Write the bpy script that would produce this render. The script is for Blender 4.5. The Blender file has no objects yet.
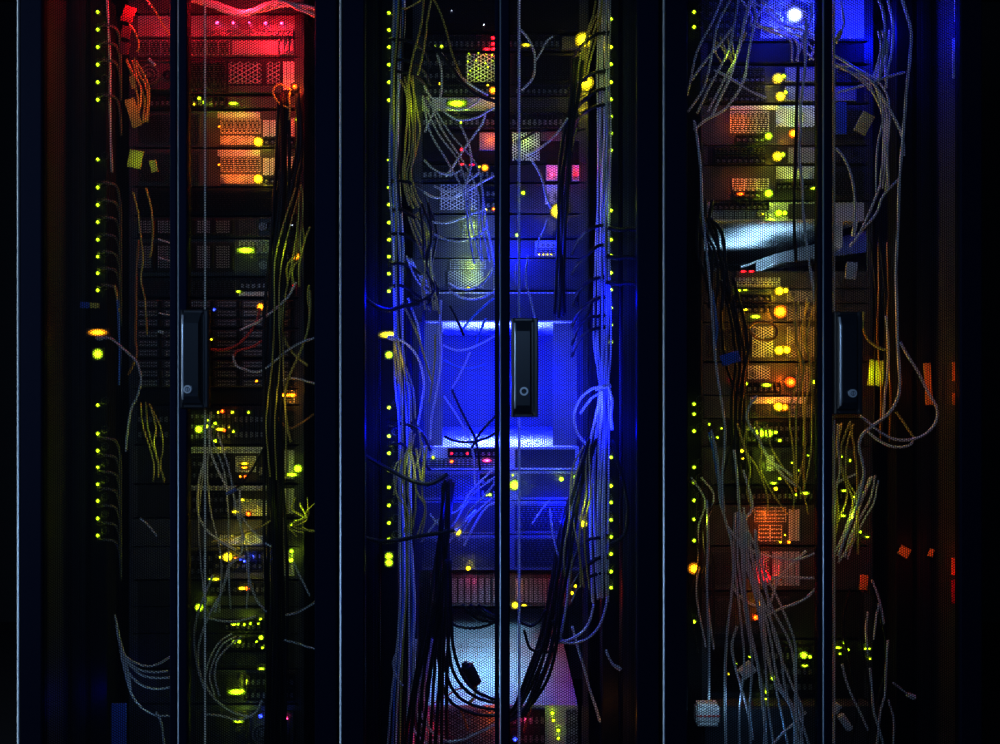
import bpy, math, random
import numpy as np
random.seed(7)
C = bpy.context.scene.collection
PI = math.pi
D = 2.0            # camera to door plane (m)
FPX = 800.0        # focal length in pixels of the 1000x744 frame
CZ = 1.25          # camera height
PITCH = 0.8067
RX = [-0.8047, 0.002, 0.8107]      # rack centres

def P(px, py, y):
    d = D + y
    return ((px-500)/FPX*d, y, CZ-(py-372)/FPX*d)
def PX(px, y): return (px-500)/FPX*(D+y)
def PZ(py, y): return CZ-(py-372)/FPX*(D+y)

# ------------------------------------------------------------------ materials
MATS = {}
def mat(name, col, rough=.5, metal=0., bump=0., bscale=200., var=0., vscale=20., coat=0., spec=None, tint=None):
    m = bpy.data.materials.new(name); m.use_nodes = True
    nt = m.node_tree; b = nt.nodes['Principled BSDF']
    b.inputs['Base Color'].default_value = (*col, 1)
    b.inputs['Roughness'].default_value = rough
    b.inputs['Metallic'].default_value = metal
    if spec is not None: b.inputs['Specular IOR Level'].default_value = spec
    if tint: b.inputs['Specular Tint'].default_value = (*tint, 1)
    if coat: b.inputs['Coat Weight'].default_value = coat
    tc = nt.nodes.new('ShaderNodeTexCoord')
    if var:
        n = nt.nodes.new('ShaderNodeTexNoise'); n.inputs['Scale'].default_value = vscale; n.inputs['Detail'].default_value = 4
        r = nt.nodes.new('ShaderNodeValToRGB')
        r.color_ramp.elements[0].position = .3; r.color_ramp.elements[1].position = .7
        r.color_ramp.elements[0].color = (*[c*(1-var) for c in col], 1)
        r.color_ramp.elements[1].color = (*[min(1, c*(1+var)) for c in col], 1)
        nt.links.new(tc.outputs['Object'], n.inputs['Vector']); nt.links.new(n.outputs['Fac'], r.inputs['Fac'])
        nt.links.new(r.outputs['Color'], b.inputs['Base Color'])
    if bump:
        n2 = nt.nodes.new('ShaderNodeTexNoise'); n2.inputs['Scale'].default_value = bscale
        bp = nt.nodes.new('ShaderNodeBump'); bp.inputs['Strength'].default_value = bump; bp.inputs['Distance'].default_value = .001
        nt.links.new(tc.outputs['Object'], n2.inputs['Vector']); nt.links.new(n2.outputs['Fac'], bp.inputs['Height'])
        nt.links.new(bp.outputs['Normal'], b.inputs['Normal'])
    MATS[name] = m; return m
def emat(name, col, s):
    m = bpy.data.materials.new(name); m.use_nodes = True
    nt = m.node_tree; b = nt.nodes['Principled BSDF']
    b.inputs['Base Color'].default_value = (*[c*.12 for c in col], 1)
    b.inputs['Emission Color'].default_value = (*col, 1); b.inputs['Emission Strength'].default_value = s
    # bright die in the lens middle; fade to the rim imitates bloom
    tc = nt.nodes.new('ShaderNodeTexCoord'); mp = nt.nodes.new('ShaderNodeMapping')
    mp.inputs['Location'].default_value = (-1, 0, -1); mp.inputs['Scale'].default_value = (2, 0, 2)
    ln = nt.nodes.new('ShaderNodeVectorMath'); ln.operation = 'LENGTH'
    inv = nt.nodes.new('ShaderNodeMath'); inv.operation = 'SUBTRACT'; inv.use_clamp = True; inv.inputs[0].default_value = 1.03
    pw = nt.nodes.new('ShaderNodeMath'); pw.operation = 'POWER'; pw.inputs[1].default_value = 2.4
    ml = nt.nodes.new('ShaderNodeMath'); ml.operation = 'MULTIPLY'; ml.inputs[1].default_value = s
    nt.links.new(tc.outputs['Generated'], mp.inputs['Vector']); nt.links.new(mp.outputs['Vector'], ln.inputs[0])
    nt.links.new(ln.outputs['Value'], inv.inputs[1]); nt.links.new(inv.outputs[0], pw.inputs[0])
    nt.links.new(pw.outputs[0], ml.inputs[0]); nt.links.new(ml.outputs[0], b.inputs['Emission Strength'])
    MATS[name] = m; return m

mat('powder_black', (.0025, .004, .012), .6, bump=.25, bscale=900, spec=.06, tint=(.25, .4, 1.))
mat('sheet_black', (.002, .0025, .004), .55, spec=.07, tint=(.35, .5, 1.))
mat('plastic_black', (.012, .013, .016), .35, bump=.1, bscale=600)
mat('lever_grey', (.10, .125, .15), .3, metal=.3)
mat('lever_black', (.010, .013, .018), .34, spec=.3)
mat('glint_metal', (.60, .66, .70), .34, metal=.8)  # bright metal that carries the edge highlights
mat('chrome', (.75, .8, .85), .25, metal=.45)
mat('key_dark', (.01, .01, .012), .4)
mat('galv', (.62, .64, .66), .45, metal=.25, var=.08, vscale=9)  # bare galvanised steel; also plates made pale where indicators light them
mat('inner_panel', (.03, .032, .036), .5, var=.1, vscale=6)
mat('rear_panel', (.15, .155, .165), .5, var=.08, vscale=5)
mat('steel', (.06, .062, .066), .42, metal=.2, spec=.2, var=.12, vscale=30)
mat('steel_dark', (.018, .019, .022), .5, metal=.1, spec=.15, var=.1, vscale=30)
mat('face_black', (.006, .0065, .008), .55, spec=.12)
mat('void', (.006, .006, .007), .8)
mat('port_metal', (.24, .24, .24), .3, metal=.7)
mat('concrete', (.012, .012, .014), .6, bump=.2, bscale=60, var=.15, vscale=3)
mat('wall_paint', (.006, .006, .007), .8, bump=.1, bscale=80)
mat('grey_pvc', (.60, .63, .67), .42)
mat('white_pvc', (.80, .81, .80), .40)
mat('yellow_pvc', (.62, .52, .08), .42)  # yellow jackets; for yellow-lit cords the light is put in the colour
mat('black_pvc', (.010, .010, .011), .5, spec=.25)
mat('charcoal_pvc', (.12, .12, .12), .45)
mat('blue_pvc', (.06, .20, .62), .42)
mat('red_pvc', (.65, .05, .04), .42)
mat('steel_mid', (.26, .265, .28), .4, metal=.3, var=.1, vscale=30)  # steel made lighter for brightly lit faces
mat('vent_metal', (.42, .43, .44), .35, metal=.4)
mat('red_glow_card', (.28, .03, .03), .6)  # red light put into the card colour
mat('orange_pvc', (.42, .17, .03), .42)
mat('clear_plug', (.55, .57, .6), .25)
mat('paper', (.78, .78, .76), .7)
mat('orange_glow_card', (.75, .30, .04), .6)  # orange and red light put into the card colour
mat('blue_label_or_glow', (.05, .12, .6), .5)  # blue parts, and the card that imitates blue light
mat('yellow_label', (.75, .6, .08), .5)
LC = {'y': (1., .82, .01), 'g': (.56, .90, .01), 'a': (1., .33, .005), 'o': (1., .12, .004), 'r': (1., .008, .02),
      'p': (1., .05, .22), 'b': (.03, .06, 1.), 'w': (.75, .85, 1.)}
LN = {'y': 'yellow', 'g': 'green', 'a': 'amber', 'o': 'orange', 'r': 'red', 'p': 'pink', 'b': 'blue', 'w': 'white'}
LS = {'y': 20, 'g': 20, 'a': 22, 'o': 26, 'r': 30, 'p': 30, 'b': 22, 'w': 24}
for k, c in LC.items(): emat('led_'+LN[k], c, LS[k])

# ------------------------------------------------------------------ mesh helpers
class MB:
    def __init__(s): s.v = []; s.f = []
    def add(s, vs, fs):
        o = len(s.v); s.v += vs; s.f += [tuple(i+o for i in f) for f in fs]; return s
    def box(s, x0, x1, y0, y1, z0, z1, c=0.):
        if c <= 0:
            vs = [(x, y, z) for x in (x0, x1) for y in (y0, y1) for z in (z0, z1)]
            return s.add(vs, [(0,1,3,2),(4,6,7,5),(0,4,5,1),(2,3,7,6),(0,2,6,4),(1,5,7,3)])
        # front (y0) edges chamfered
        c = min(c, (x1-x0)*.45, (z1-z0)*.45, (y1-y0)*.9)
        r = lambda y, d: [(x0+d, y, z0+d), (x1-d, y, z0+d), (x1-d, y, z1-d), (x0+d, y, z1-d)]
        vs = r(y0, c) + r(y0+c, 0) + r(y1, 0)
        fs = [(0,1,2,3)[::-1], (8,9,10,11)]
        for k in range(2):
            for i in range(4):
                j = (i+1) % 4; a = k*4
                fs.append((a+i, a+j, a+4+j, a+4+i))
        return s.add(vs, fs)
    def cyl(s, cx, cz, r, y0, y1, n=12, axis='y'):
        vs = []
        for y in (y0, y1):
            for i in range(n):
                a = 2*PI*i/n; u, w = r*math.cos(a), r*math.sin(a)
                vs.append({'y': (cx+u, y, cz+w), 'z': (cx+u, cz+w, y), 'x': (y, cx+u, cz+w)}[axis])
        fs = [tuple(range(n)), tuple(range(2*n-1, n-1, -1))] + [(i, (i+1) % n, n+(i+1) % n, n+i) for i in range(n)]
        return s.add(vs, fs)
    def ring(s, cx, cz, r0, r1, y0, y1, n=16, a0=0, a1=2*PI):
        full = abs(a1-a0-2*PI) < 1e-6
        m = n if full else n+1; vs = []
        for i in range(m):
            a = a0+(a1-a0)*i/n; c_, s_ = math.cos(a), math.sin(a)
            vs += [(cx+r0*c_, y0, cz+r0*s_), (cx+r1*c_, y0, cz+r1*s_), (cx+r1*c_, y1, cz+r1*s_), (cx+r0*c_, y1, cz+r0*s_)]
        fs = []
        for i in range(n):
            j = (i+1) % m
            for k in range(4): fs.append((i*4+k, i*4+(k+1) % 4, j*4+(k+1) % 4, j*4+k))
        if not full: fs += [(0,1,2,3), tuple(m*4-4+k for k in (3,2,1,0))]
        return s.add(vs, fs)
    def tube(s, pts, r, n=6, cap=True):
        pts = [np.array(p, float) for p in pts]
        T = []
        for i in range(len(pts)):
            t = pts[min(i+1, len(pts)-1)]-pts[max(i-1, 0)]
            T.append(t/(np.linalg.norm(t)+1e-12))
        u = np.cross(T[0], (0.13, 1, .07)); u /= np.linalg.norm(u)+1e-12
        vs = []
        for p, t in zip(pts, T):
            u = u-t*np.dot(u, t); u /= np.linalg.norm(u)+1e-12
            w = np.cross(t, u)
            for i in range(n):
                a = 2*PI*i/n
                vs.append(tuple(p+r*(math.cos(a)*u+math.sin(a)*w)))
        fs = []
        for k in range(len(pts)-1):
            for i in range(n):
                j = (i+1) % n
                fs.append((k*n+i, k*n+j, (k+1)*n+j, (k+1)*n+i))
        if cap:
            fs.append(tuple(range(n-1, -1, -1))); L = (len(pts)-1)*n
            fs.append(tuple(range(L, L+n)))
        return s.add(vs, fs)
    def mesh(s, name, m, smooth=False):
        me = bpy.data.meshes.new(name); me.from_pydata(s.v, [], s.f); me.materials.append(MATS[m])
        if smooth: me.polygons.foreach_set('use_smooth', [True]*len(me.polygons))
        me.update(); return me
    def build(s, name, m, parent=None, loc=(0,0,0), smooth=False):
        return link(name, s.mesh(name, m, smooth), parent, loc)
def link(name, me, parent=None, loc=(0,0,0), rot=None):
    o = bpy.data.objects.new(name, me); C.objects.link(o)
    if parent is not None: o.parent = parent
    o.location = loc
    if rot: o.rotation_euler = rot
    return o
def tag(o, label, cat, group=None):
    o['label'] = label; o['category'] = cat
    if group: o['group'] = group
    return o
def thing(name, label, cat, loc=(0,0,0), group=None, rot=None):
    o = bpy.data.objects.new(name, None); C.objects.link(o); o.location = loc; o.empty_display_size = .05
    if rot: o.rotation_euler = rot
    return tag(o, label, cat, group)
def smooth_path(pts, k=7):
    pts = [np.array(p, float) for p in pts]
    if len(pts) < 3: k = 3
    q = [2*pts[0]-pts[1]] + pts + [2*pts[-1]-pts[-2]]
    out = []
    for i in range(1, len(q)-2):
        a, b, c, d = q[i-1:i+3]
        for j in range(k):
            t = j/k
            out.append(.5*((2*b)+(-a+c)*t+(2*a-5*b+4*c-d)*t*t+(-a+3*b-3*c+d)*t**3))
    out.append(pts[-1]); return out

GW = 3.4      # common factor of the indicator glows
def lamp(px, py, y, col, w, r=.006):
    l = bpy.data.lights.new('glow', 'POINT'); l.energy = w; l.color = LC[col] if isinstance(col, str) else col
    l.shadow_soft_size = r
    o = bpy.data.objects.new('glow', l); C.objects.link(o); o.location = P(px, py, y); return o

# ------------------------------------------------------------------ perforated sheets
def perforated(w, h, pitch, hole, thick, m, sides=6, name='perforated_sheet'):
    cs = pitch*math.sqrt(3)/2; nx = int(w/cs)+1; ny = int(h/pitch)+1
    ii, jj = np.meshgrid(np.arange(nx), np.arange(ny), indexing='ij'); ii = ii.ravel(); jj = jj.ravel()
    cx = -w/2+ii*cs; cz = jj*pitch+(ii % 2)*pitch/2
    a = np.arange(6)*PI/3; R = pitch/math.sqrt(3)
    n = len(cx)
    V = np.zeros((n, 18, 3))
    ox = np.clip(cx[:, None]+R*np.cos(a), -w/2, w/2); oz = np.clip(cz[:, None]+R*np.sin(a), 0, h)
    hx = np.clip(cx[:, None]+hole*np.cos(a), -w/2, w/2); hz = np.clip(cz[:, None]+hole*np.sin(a), 0, h)
    V[:, 0:6, 0] = ox; V[:, 0:6, 2] = oz
    V[:, 6:12, 0] = hx; V[:, 6:12, 2] = hz
    V[:, 12:18, 0] = hx; V[:, 12:18, 2] = hz; V[:, 12:18, 1] = thick
    q = []
    for i in range(6):
        j = (i+1) % 6
        q += [(i, j, 6+j, 6+i), (6+i, 6+j, 12+j, 12+i)]
    q = np.array(q)
    F = (q[None]+(np.arange(n)*18)[:, None, None]).reshape(-1, 4)
    me = bpy.data.meshes.new(name)
    me.vertices.add(n*18); me.vertices.foreach_set('co', V.reshape(-1).astype(np.float32))
    me.loops.add(F.size); me.loops.foreach_set('vertex_index', F.reshape(-1).astype(np.int32))
    me.polygons.add(len(F)); me.polygons.foreach_set('loop_start', (np.arange(len(F))*4).astype(np.int32))
    me.materials.append(MATS[m]); me.update(calc_edges=True); return me

# ------------------------------------------------------------------ setting
def structure(name, mb, m):
    o = mb.build(name, m); o['kind'] = 'structure'; return o
structure('floor', MB().box(-4, 4, -3.4, 2.2, -.1, 0), 'concrete')
structure('wall_back', MB().box(-4, 4, 2.0, 2.1, 0, 3.1), 'wall_paint')
structure('ceiling', MB().box(-4, 4, -3.4, 2.2, 3.1, 3.2), 'wall_paint')

# ------------------------------------------------------------------ racks
HZ0, HZ1 = .05, 2.34
SHEET = perforated(.334, HZ1-HZ0-.07, .0063, .00285, .0014, 'sheet_black')
def rail_mesh():
    b = MB()
    b.box(-.009, .009, 0, .002, .06, 2.34)
    b.box(-.009, -.007, 0, .04, .06, 2.34)
    return b
RACKLAB = ['tall black server rack whose top is lit red, with gold lights down its left side',
           'tall black server rack glowing blue in the middle behind its two mesh doors',
           'tall black server rack with amber lights in the middle and blue light at its top']
HANDLE = [(310, 408, 182, 210, 389), (318, 417, 511, 538, 391), (312, 414, 833, 861, 393)]
for ri, cx in enumerate(RX):
    rk = thing('server_rack', RACKLAB[ri], 'server rack', (cx, 0, 0), 'row of server racks')
    for sx in (-1, 1):
        for y in (.20, .98):
            b = MB(); b.box(-.018, .018, 0, .045, .05, 2.35); b.box(-.006, .006, -.004, 0, .06, 2.33)
            b.build('frame_post', 'steel_dark', rk, (sx*.355, y, 0))
        b = MB(); b.box(-.004, .004, .03, 1.15, .03, 2.36)
        b.box(-.007, .007, .32, .36, .05, 2.34); b.box(-.007, .007, .72, .76, .05, 2.34)
        b.build('side_panel', 'inner_panel', rk, (sx*.394, 0, 0))
        for y in (.271, .95):
            r = rail_mesh().build('mounting_rail', 'steel', rk, (sx*.242, y, 0))
            if sx < 0: r.scale.x = 1
            else: r.scale.x = -1
    MB().box(-.398, .398, .03, 1.15, 2.36, 2.40).build('roof_panel', 'powder_black', rk)
    MB().box(-.398, .398, .03, 1.15, .0, .05).build('base_panel', 'powder_black', rk)
    b = MB(); b.box(-.39, .39, 1.13, 1.15, .05, 2.36)
    for k in range(10): b.box(-.36, .36, 1.124, 1.13, .2+k*.22, .21+k*.22)
    b.build('rear_panel', 'rear_panel', rk)
    if ri == 1:      # upright baffles that narrow the open gap
        for p0, p1 in ((424, 442), (553, 577)):
            MB().box(PX(p0, .275)-cx, PX(p1, .275)-cx, .285, .288, PZ(446, .275), PZ(323, .275)).build('baffle_plate', 'steel_mid', rk)
    # bright metal strip added to draw the highlight along the rack corner
    MB().cyl(-.4005, .002, .0032, .03, 2.39, 10, 'z').build('corner_glint', 'glint_metal', rk, smooth=True)
    for side in (-1, 1):
        if side < 0: a0, a1, s0, s1 = -.396, -.004, .055, (.018, .011, .010)[ri]
        else: a0, a1, s0, s1 = .000, .396, .022, .055
        b = MB()
        b.box(a0, a0+s0, 0, .026, HZ0, HZ1, .003); b.box(a1-s1, a1, 0, .026, HZ0, HZ1, .003)
        b.box(a0+s0, a1-s1, 0.001, .026, HZ0, HZ0+.04); b.box(a0+s0, a1-s1, 0.001, .026, HZ1-.04, HZ1)
        d = b.build('door', 'powder_black', rk)
        d['label'] = 'mesh door leaf on the %s, black steel' % ('handle side' if side > 0 else 'hinge side without handle')
        link('perforated_sheet', SHEET, d, ((a0+s0+a1-s1)/2, .010, HZ0+.035))
        if side > 0:
            MB().cyl(0, .004, .0022, HZ0, HZ1, 10, 'z').build('edge_glint', 'glint_metal', d, (-.001, 0, 0), smooth=True)  # bright strip added for the highlight on the leaf's bevel
            y0, y1, x0, x1, ly = HANDLE[ri]
            MB().cyl(0, 0, .0032, HZ0+.05, HZ1-.05, 8, 'z').build('lock_rod', 'white_pvc', d, (.047, .055, 0), smooth=True)
            hx0, hx1 = PX(x0, 0)-cx, PX(x1, 0)-cx; z1, z0 = PZ(y0, 0), PZ(y1, 0)
            b = MB()   # pocket housing: a rim around a sunk floor
            b.box(hx0, hx0+.008, -.012, .004, z0, z1, .003); b.box(hx1-.012, hx1, -.012, .004, z0, z1, .003)
            b.box(hx0+.008, hx1-.012, -.012, .004, z0, z0+.010, .003); b.box(hx0+.008, hx1-.012, -.012, .004, z1-.010, z1, .003)
            b.box(hx0+.008, hx1-.012, -.002, .004, z0+.010, z1-.010)
            b.build('handle_housing', 'plastic_black', d)
            lx0, lx1 = hx0+.006, hx1-.017; lz0, lz1 = z0+.012, z1-.008
            fr = [(lx0+.008, lz0+.018), (lx1-.004, lz0+.018), (lx1-.004, lz1-.026), (lx0+.008, lz1-.026)]
            bk = [(lx0, lz0), (lx1, lz0), (lx1, lz1), (lx0, lz1)]
            vs = [(x, -.024, z) for x, z in fr]+[(x, -.013, z) for x, z in bk]+[(x, -.003, z) for x, z in bk]
            fs = [(3,2,1,0), (8,9,10,11)]
            for k in range(2):
                for i in range(4): fs.append((k*4+i, k*4+(i+1) % 4, k*4+4+(i+1) % 4, k*4+4+i))
            MB().add(vs, fs).build('handle_lever', 'lever_black', d)
            b = MB(); b.tube([(lx0+.004, -.020, lz0+.010), (lx0+.004, -.0215, lz0+.03), (lx0+.004, -.0215, lz1-.03), (lx0+.003, -.018, lz1-.006)], .0028, 8)
            b.build('lever_glint', 'chrome', d, smooth=True)  # bright bar added for the highlight on the lever's left bevel
            lkx = (hx0+hx1)/2-(.002 if ri else .010); lkx += .004 if ri == 2 else 0; lkz = PZ(ly, 0)
            b = MB(); b.ring(0, 0, .0065, .0105, -.006, .002, 20) if ri == 1 else b.cyl(0, 0, .0100, -.006, .002, 20)
            lk = b.build('lock_cylinder', 'chrome', d, (lkx, -.024, lkz))
            b = MB(); b.box(-.0008, .0008, -.0072, -.005, -.005, .005); b.ring(0, 0, .0048, .006, -.0068, -.005, 16)
            b.build('lock_cylinder', 'key_dark', d, (lkx, -.024, lkz))

# ------------------------------------------------------------------ equipment
CACHE = {}
def cached(key, fn):
    key = tuple(round(k, 4) if isinstance(k, float) else k for k in key)
    if key not in CACHE: CACHE[key] = fn()
    return CACHE[key]
def part(key, name, m, fn, parent, loc, smooth=False):
    def mk():
        b = MB(); fn(b); return b.mesh(name, m, smooth)
    return link(name, cached((name, m)+key, mk), parent, loc)

def led(parent, x, z, col, s=1., shape='round', y=-.006, label=None):
    s = s*1.9 if s >= 1.7 else s*1.5
    r = .0038*s
    def fn(b):
        if shape == 'round':
            b.cyl(0, 0, r, 0, .004, 10)
            b.cyl(0, 0, r*.6, -.0016, 0, 10)
        elif shape == 'wide': b.box(-r*2.2, r*2.2, 0, .004, -r*.8, r*.8, .0006)
        else: b.box(-r, r, 0, .004, -r, r, .0006)
    return part((shape, s), 'status_led', 'led_'+LN[col], fn, parent, (x, y-.002, z))

def e_hex(u, x0, x1, z0, z1, m='steel', p=.0085, h=.0036, y=-.004):
    me = cached(('hex', m, x1-x0, z1-z0, p, h), lambda: perforated(x1-x0, z1-z0, p, h, .003, m, name='vent_grille'))
    o = link('vent_grille', me, u, ((x0+x1)/2, y, z0))
    return o
def e_louvre(u, x0, x1, z0, z1, m='steel', n=None):
    w, h = x1-x0, z1-z0; n = n or max(3, int(h/.0055))
    def fn(b):
        b.box(0, w, -.003, 0, 0, .0018); b.box(0, w, -.003, 0, h-.0018, h)
        b.box(0, .002, -.003, 0, 0, h); b.box(w-.002, w, -.003, 0, 0, h)
        nc = max(1, int(w/.03))
        for k in range(1, nc): b.box(w*k/nc-.001, w*k/nc+.001, -.003, 0, 0, h)
        for k in range(1, n):
            z = h*k/n
            b.add([(.002, -.005, z-.0012), (w-.002, -.005, z-.0012), (w-.002, 0, z+.0012), (.002, 0, z+.0012),
                   (.002, -.0045, z-.002), (w-.002, -.0045, z-.002), (w-.002, 0, z+.0004), (.002, 0, z+.0004)],
                  [(0,1,2,3), (7,6,5,4), (0,4,5,1)])
    return part((w, h, n), 'vent_grille', m, fn, u, (x0, 0, z0))
def e_psu(u, x0, x1, z0, z1, m='steel'):
    w, h = x1-x0, z1-z0; r = min(h*.42, w*.24)
    def body(b):
        b.box(0, w, -.010, 0, 0, .003); b.box(0, w, -.010, 0, h-.003, h)
        b.box(0, .003, -.010, 0, .003, h-.003); b.box(w-.003, w, -.010, 0, .003, h-.003)
        b.box(.003, w-.003, -.004, 0, .003, h-.003)
    o = part((w, h), 'power_supply', m, body, u, (x0, 0, z0))
    def fan(b):
        b.ring(0, 0, r*.86, r, -.012, -.004, 18); b.ring(0, 0, r*.5, r*.62, -.011, -.009, 14); b.cyl(0, 0, r*.26, -.012, -.004, 12)
        for k in range(6):
            a = k*PI/3; c_, s_ = math.cos(a), math.sin(a); t = .0009
            b.add([(c_*r*.2-s_*t, -.0105, s_*r*.2+c_*t), (c_*r*.2+s_*t, -.0105, s_*r*.2-c_*t), (c_*r*.9+s_*t, -.0105, s_*r*.9-c_*t), (c_*r*.9-s_*t, -.0105, s_*r*.9+c_*t)], [(0,1,2,3)])
    part((r,), 'cooling_fan', 'port_metal', fan, o, (w*.30, 0, h/2))
    def inlet(b):
        a = min(.013, h*.34); b.ring(0, 0, a*.7, a, -.010, -.003, 8); b.box(-a*.5, -a*.4, -.008, -.003, -a*.3, a*.3); b.box(a*.4, a*.5, -.008, -.003, -a*.3, a*.3)
    part((min(.013, h*.34),), 'power_inlet', 'face_black', inlet, o, (w*.72, 0, h*.5))
    def hd(b): b.tube([(0, -.010, 0), (0, -.022, .002), (0, -.024, h*.3), (0, -.022, h*.6-.002), (0, -.010, h*.6)], .0016, 6)
    part((h,), 'pull_handle', 'steel_dark', hd, o, (w*.93, 0, h*.2), True)
    return o
def e_ports(u, x0, x1, z0, z1, m='steel_dark', rows=1, pitch=.0145):
    w, h = x1-x0, z1-z0; n = max(1, int(w/pitch)); rows = rows if h > .014 else 1
    def fn(b):
        b.box(0, w, -.002, 0, 0, h)
        for r in range(rows+1): b.box(0, w, -.009, -.002, max(0, h*r/rows-.0016), min(h, h*r/rows+.0016))
        for k in range(n+1): b.box(max(0, w*k/n-.0013), min(w, w*k/n+.0013), -.009, -.002, 0, h)
    o = part((w, h, n, rows), 'port_block', m, fn, u, (x0, 0, z0))
    def pins(b):
        for r in range(rows):
            b.box(0, w, -.0032, -.002, h*(r+.5)/rows-h/rows*.2, h*(r+.5)/rows-h/rows*.15)
            for k in range(n):
                cx_ = w*(k+.5)/n; z = h*(r+.5)/rows
                b.box(cx_-.0035, cx_+.0035, -.0065, -.002, z-h/rows*.30, z+h/rows*.05)
    part((w, h, n, rows, 1), 'port_contacts', 'port_metal', pins, o, (0, 0, 0))
    return o
def e_caddy(u, x0, x1, z0, z1, m='steel_dark', n=4):
    w = (x1-x0)/n; h = z1-z0
    for k in range(n):
        def fn(b):
            b.box(.0008, w-.0008, -.010, 0, .001, h-.001, .0015)
        o = part((w, h), 'drive_caddy', m, fn, u, (x0+k*w, 0, z0))
        def gr(b):
            nn = max(3, int((w*.72)/.006)); mm = max(1, int(h*.8/.007))
            for i in range(nn):
                for j in range(mm):
                    b.ring(w*.10+(i+.5)*w*.68/nn, h*.12+(j+.5)*h*.76/mm, .0012, .0026, -.0115, -.0098, 6)
        part((w, h, 1), 'caddy_vent', 'vent_metal', gr, o, (0, 0, 0))
        def lv(b): b.box(w*.84, w*.95, -.015, -.010, h*.1, h*.9, .002)
        part((w, h, 2), 'caddy_lever', 'face_black', lv, o, (0, 0, 0))
def e_slots(u, x0, x1, z0, z1, m='galv', n=4):
    w = (x1-x0)/n; h = z1-z0
    for k in range(n):
        def fn(b):
            b.box(.0012, w-.0012, -.003, 0, .001, h-.001, .0006)
            for j in range(max(2, int(h/.007))): b.box(w*.3, w*.7, -.0045, -.003, .004+j*.007, .007+j*.007)
        part((w, h), 'expansion_bracket', m, fn, u, (x0+k*w, 0, z0))
def e_plate(u, x0, x1, z0, z1, m='steel'):
    w, h = x1-x0, z1-z0
    def fn(b):
        b.box(0, w, -.003, 0, 0, h, .001)
        b.cyl(.008, h*.5, .003, -.005, -.003, 8); b.cyl(w-.008, h*.5, .003, -.005, -.003, 8)
    return part((w, h), 'cover_plate', m, fn, u, (x0, 0, z0))
EL = {'hex': e_hex, 'louvre': e_louvre, 'psu': e_psu, 'ports': e_ports, 'caddy': e_caddy, 'slots': e_slots, 'plate': e_plate}
FY = .27
UNITS = []
def unit(ri, y0, y1, label, elems=(), leds=(), name='rack_mounted_server', cat='server', group=None, m='steel_dark', y=FY, L=.70, ear='steel', hw=.222, px=None, top=None):
    """elems: (kind, px0, px1, f0, f1, kwargs) with px in the frame at the unit's face; f0..f1 of its height"""
    cx = RX[ri]; z1 = PZ(y0, y); z0 = PZ(y1, y); h = z1-z0
    u = thing(name, label, cat, (cx, y, z0), group)
    MB().box(-hw, hw, 0, L, .0005, h-.0005).build('chassis', m, u)
    for sx in (-1, 1):
        def ef(b):
            b.box(-.0095, .0095, -.003, 0, .0006, h-.0006)
            b.cyl(0, h*.5, .0032, -.0055, -.003, 8)
            if h > .05: b.cyl(0, h*.2, .0032, -.0055, -.003, 8); b.cyl(0, h*.8, .0032, -.0055, -.003, 8)
        part((h,), 'mounting_ear', ear, ef, u, (sx*.232, 0, 0))
    for e in elems:
        k, a, b_, f0, f1 = e[:5]; kw = e[5] if len(e) > 5 else {}
        x0 = max(-hw, PX(a, y)-cx); x1 = min(hw, PX(b_, y)-cx)
        if x1-x0 < .004: continue
        EL[k](u, x0, x1, h*f0, h*f1, **kw)
    for l in leds:
        lx, ly, c = l[:3]; s = l[3] if len(l) > 3 else 1.; sh = l[4] if len(l) > 4 else 'round'
        led(u, PX(lx, y)-cx, PZ(ly, y)-z0, c, s, sh, y=-.012)
    return u
# glow of an indicator on what is around it: a small lamp right in front of the face
def glow(px, py, c, w=.05, dy=.022, y=FY): lamp(px, py, y-.012-dy, c, w*GW, .004)

exec_units = True
A, B_, Cc = 0, 1, 2
S = dict
# ---- left rack (visible px 132..312)
x0, x1 = 133, 301
unit(A, -4, 13, 'black unit in the left rack above the row of red lights', [('louvre', x0, x1, .1, .9)], m='steel')
unit(A, 15, 38, 'grey unit with a row of five red lights near the top of the left rack', [('plate', x0, 205, .05, .95, S(m='steel_mid')), ('ports', 206, 294, .05, .30, S(m='steel_mid')), ('plate', 206, 300, .32, .97, S(m='steel_mid'))],
     [(219, 25, 'p', 1.3), (235, 25, 'p', 1.2), (251, 25, 'p', .9), (267, 25.5, 'p', 1.3), (283, 25.5, 'p', 1.3), (235, 14.6, 'p', .9)], 'network_switch', 'network switch', m='steel')
unit(A, 39, 57, 'red-lit vented unit just below the row of red lights', [('louvre', x0, 230, .1, .9, S(m='steel_mid')), ('plate', 232, 278, .1, .9, S(m='steel_mid')), ('ports', 279, 300, .1, .9, S(m='steel_mid'))], (), m='steel')
unit(A, 58, 94, 'server with a honeycomb vent lit red, in the upper left rack', [('psu', x0, 180, .1, .9), ('louvre', 190, 226, .1, .9), ('hex', 229, 263, .28, .88, S(p=.0125, h=.0050, m='steel_mid')), ('hex', 267, 281, .28, .88, S(p=.0125, h=.0050, m='steel_mid')), ('plate', 229, 281, .03, .22), ('slots', 283, 301, .1, .9, S(n=3))])
unit(A, 96, 109, 'thin switch with yellow-green lights at its left, below the honeycomb vent', [('ports', 150, 225, .1, .9), ('plate', 228, 300, .1, .9)], [(201, 100, 'g', 1.2), (206, 104, 'g', 1), (235, 105, 'g', 1.3, 'wide'), (196, 106, 'y', .8)], 'network_switch', 'network switch')
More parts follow.
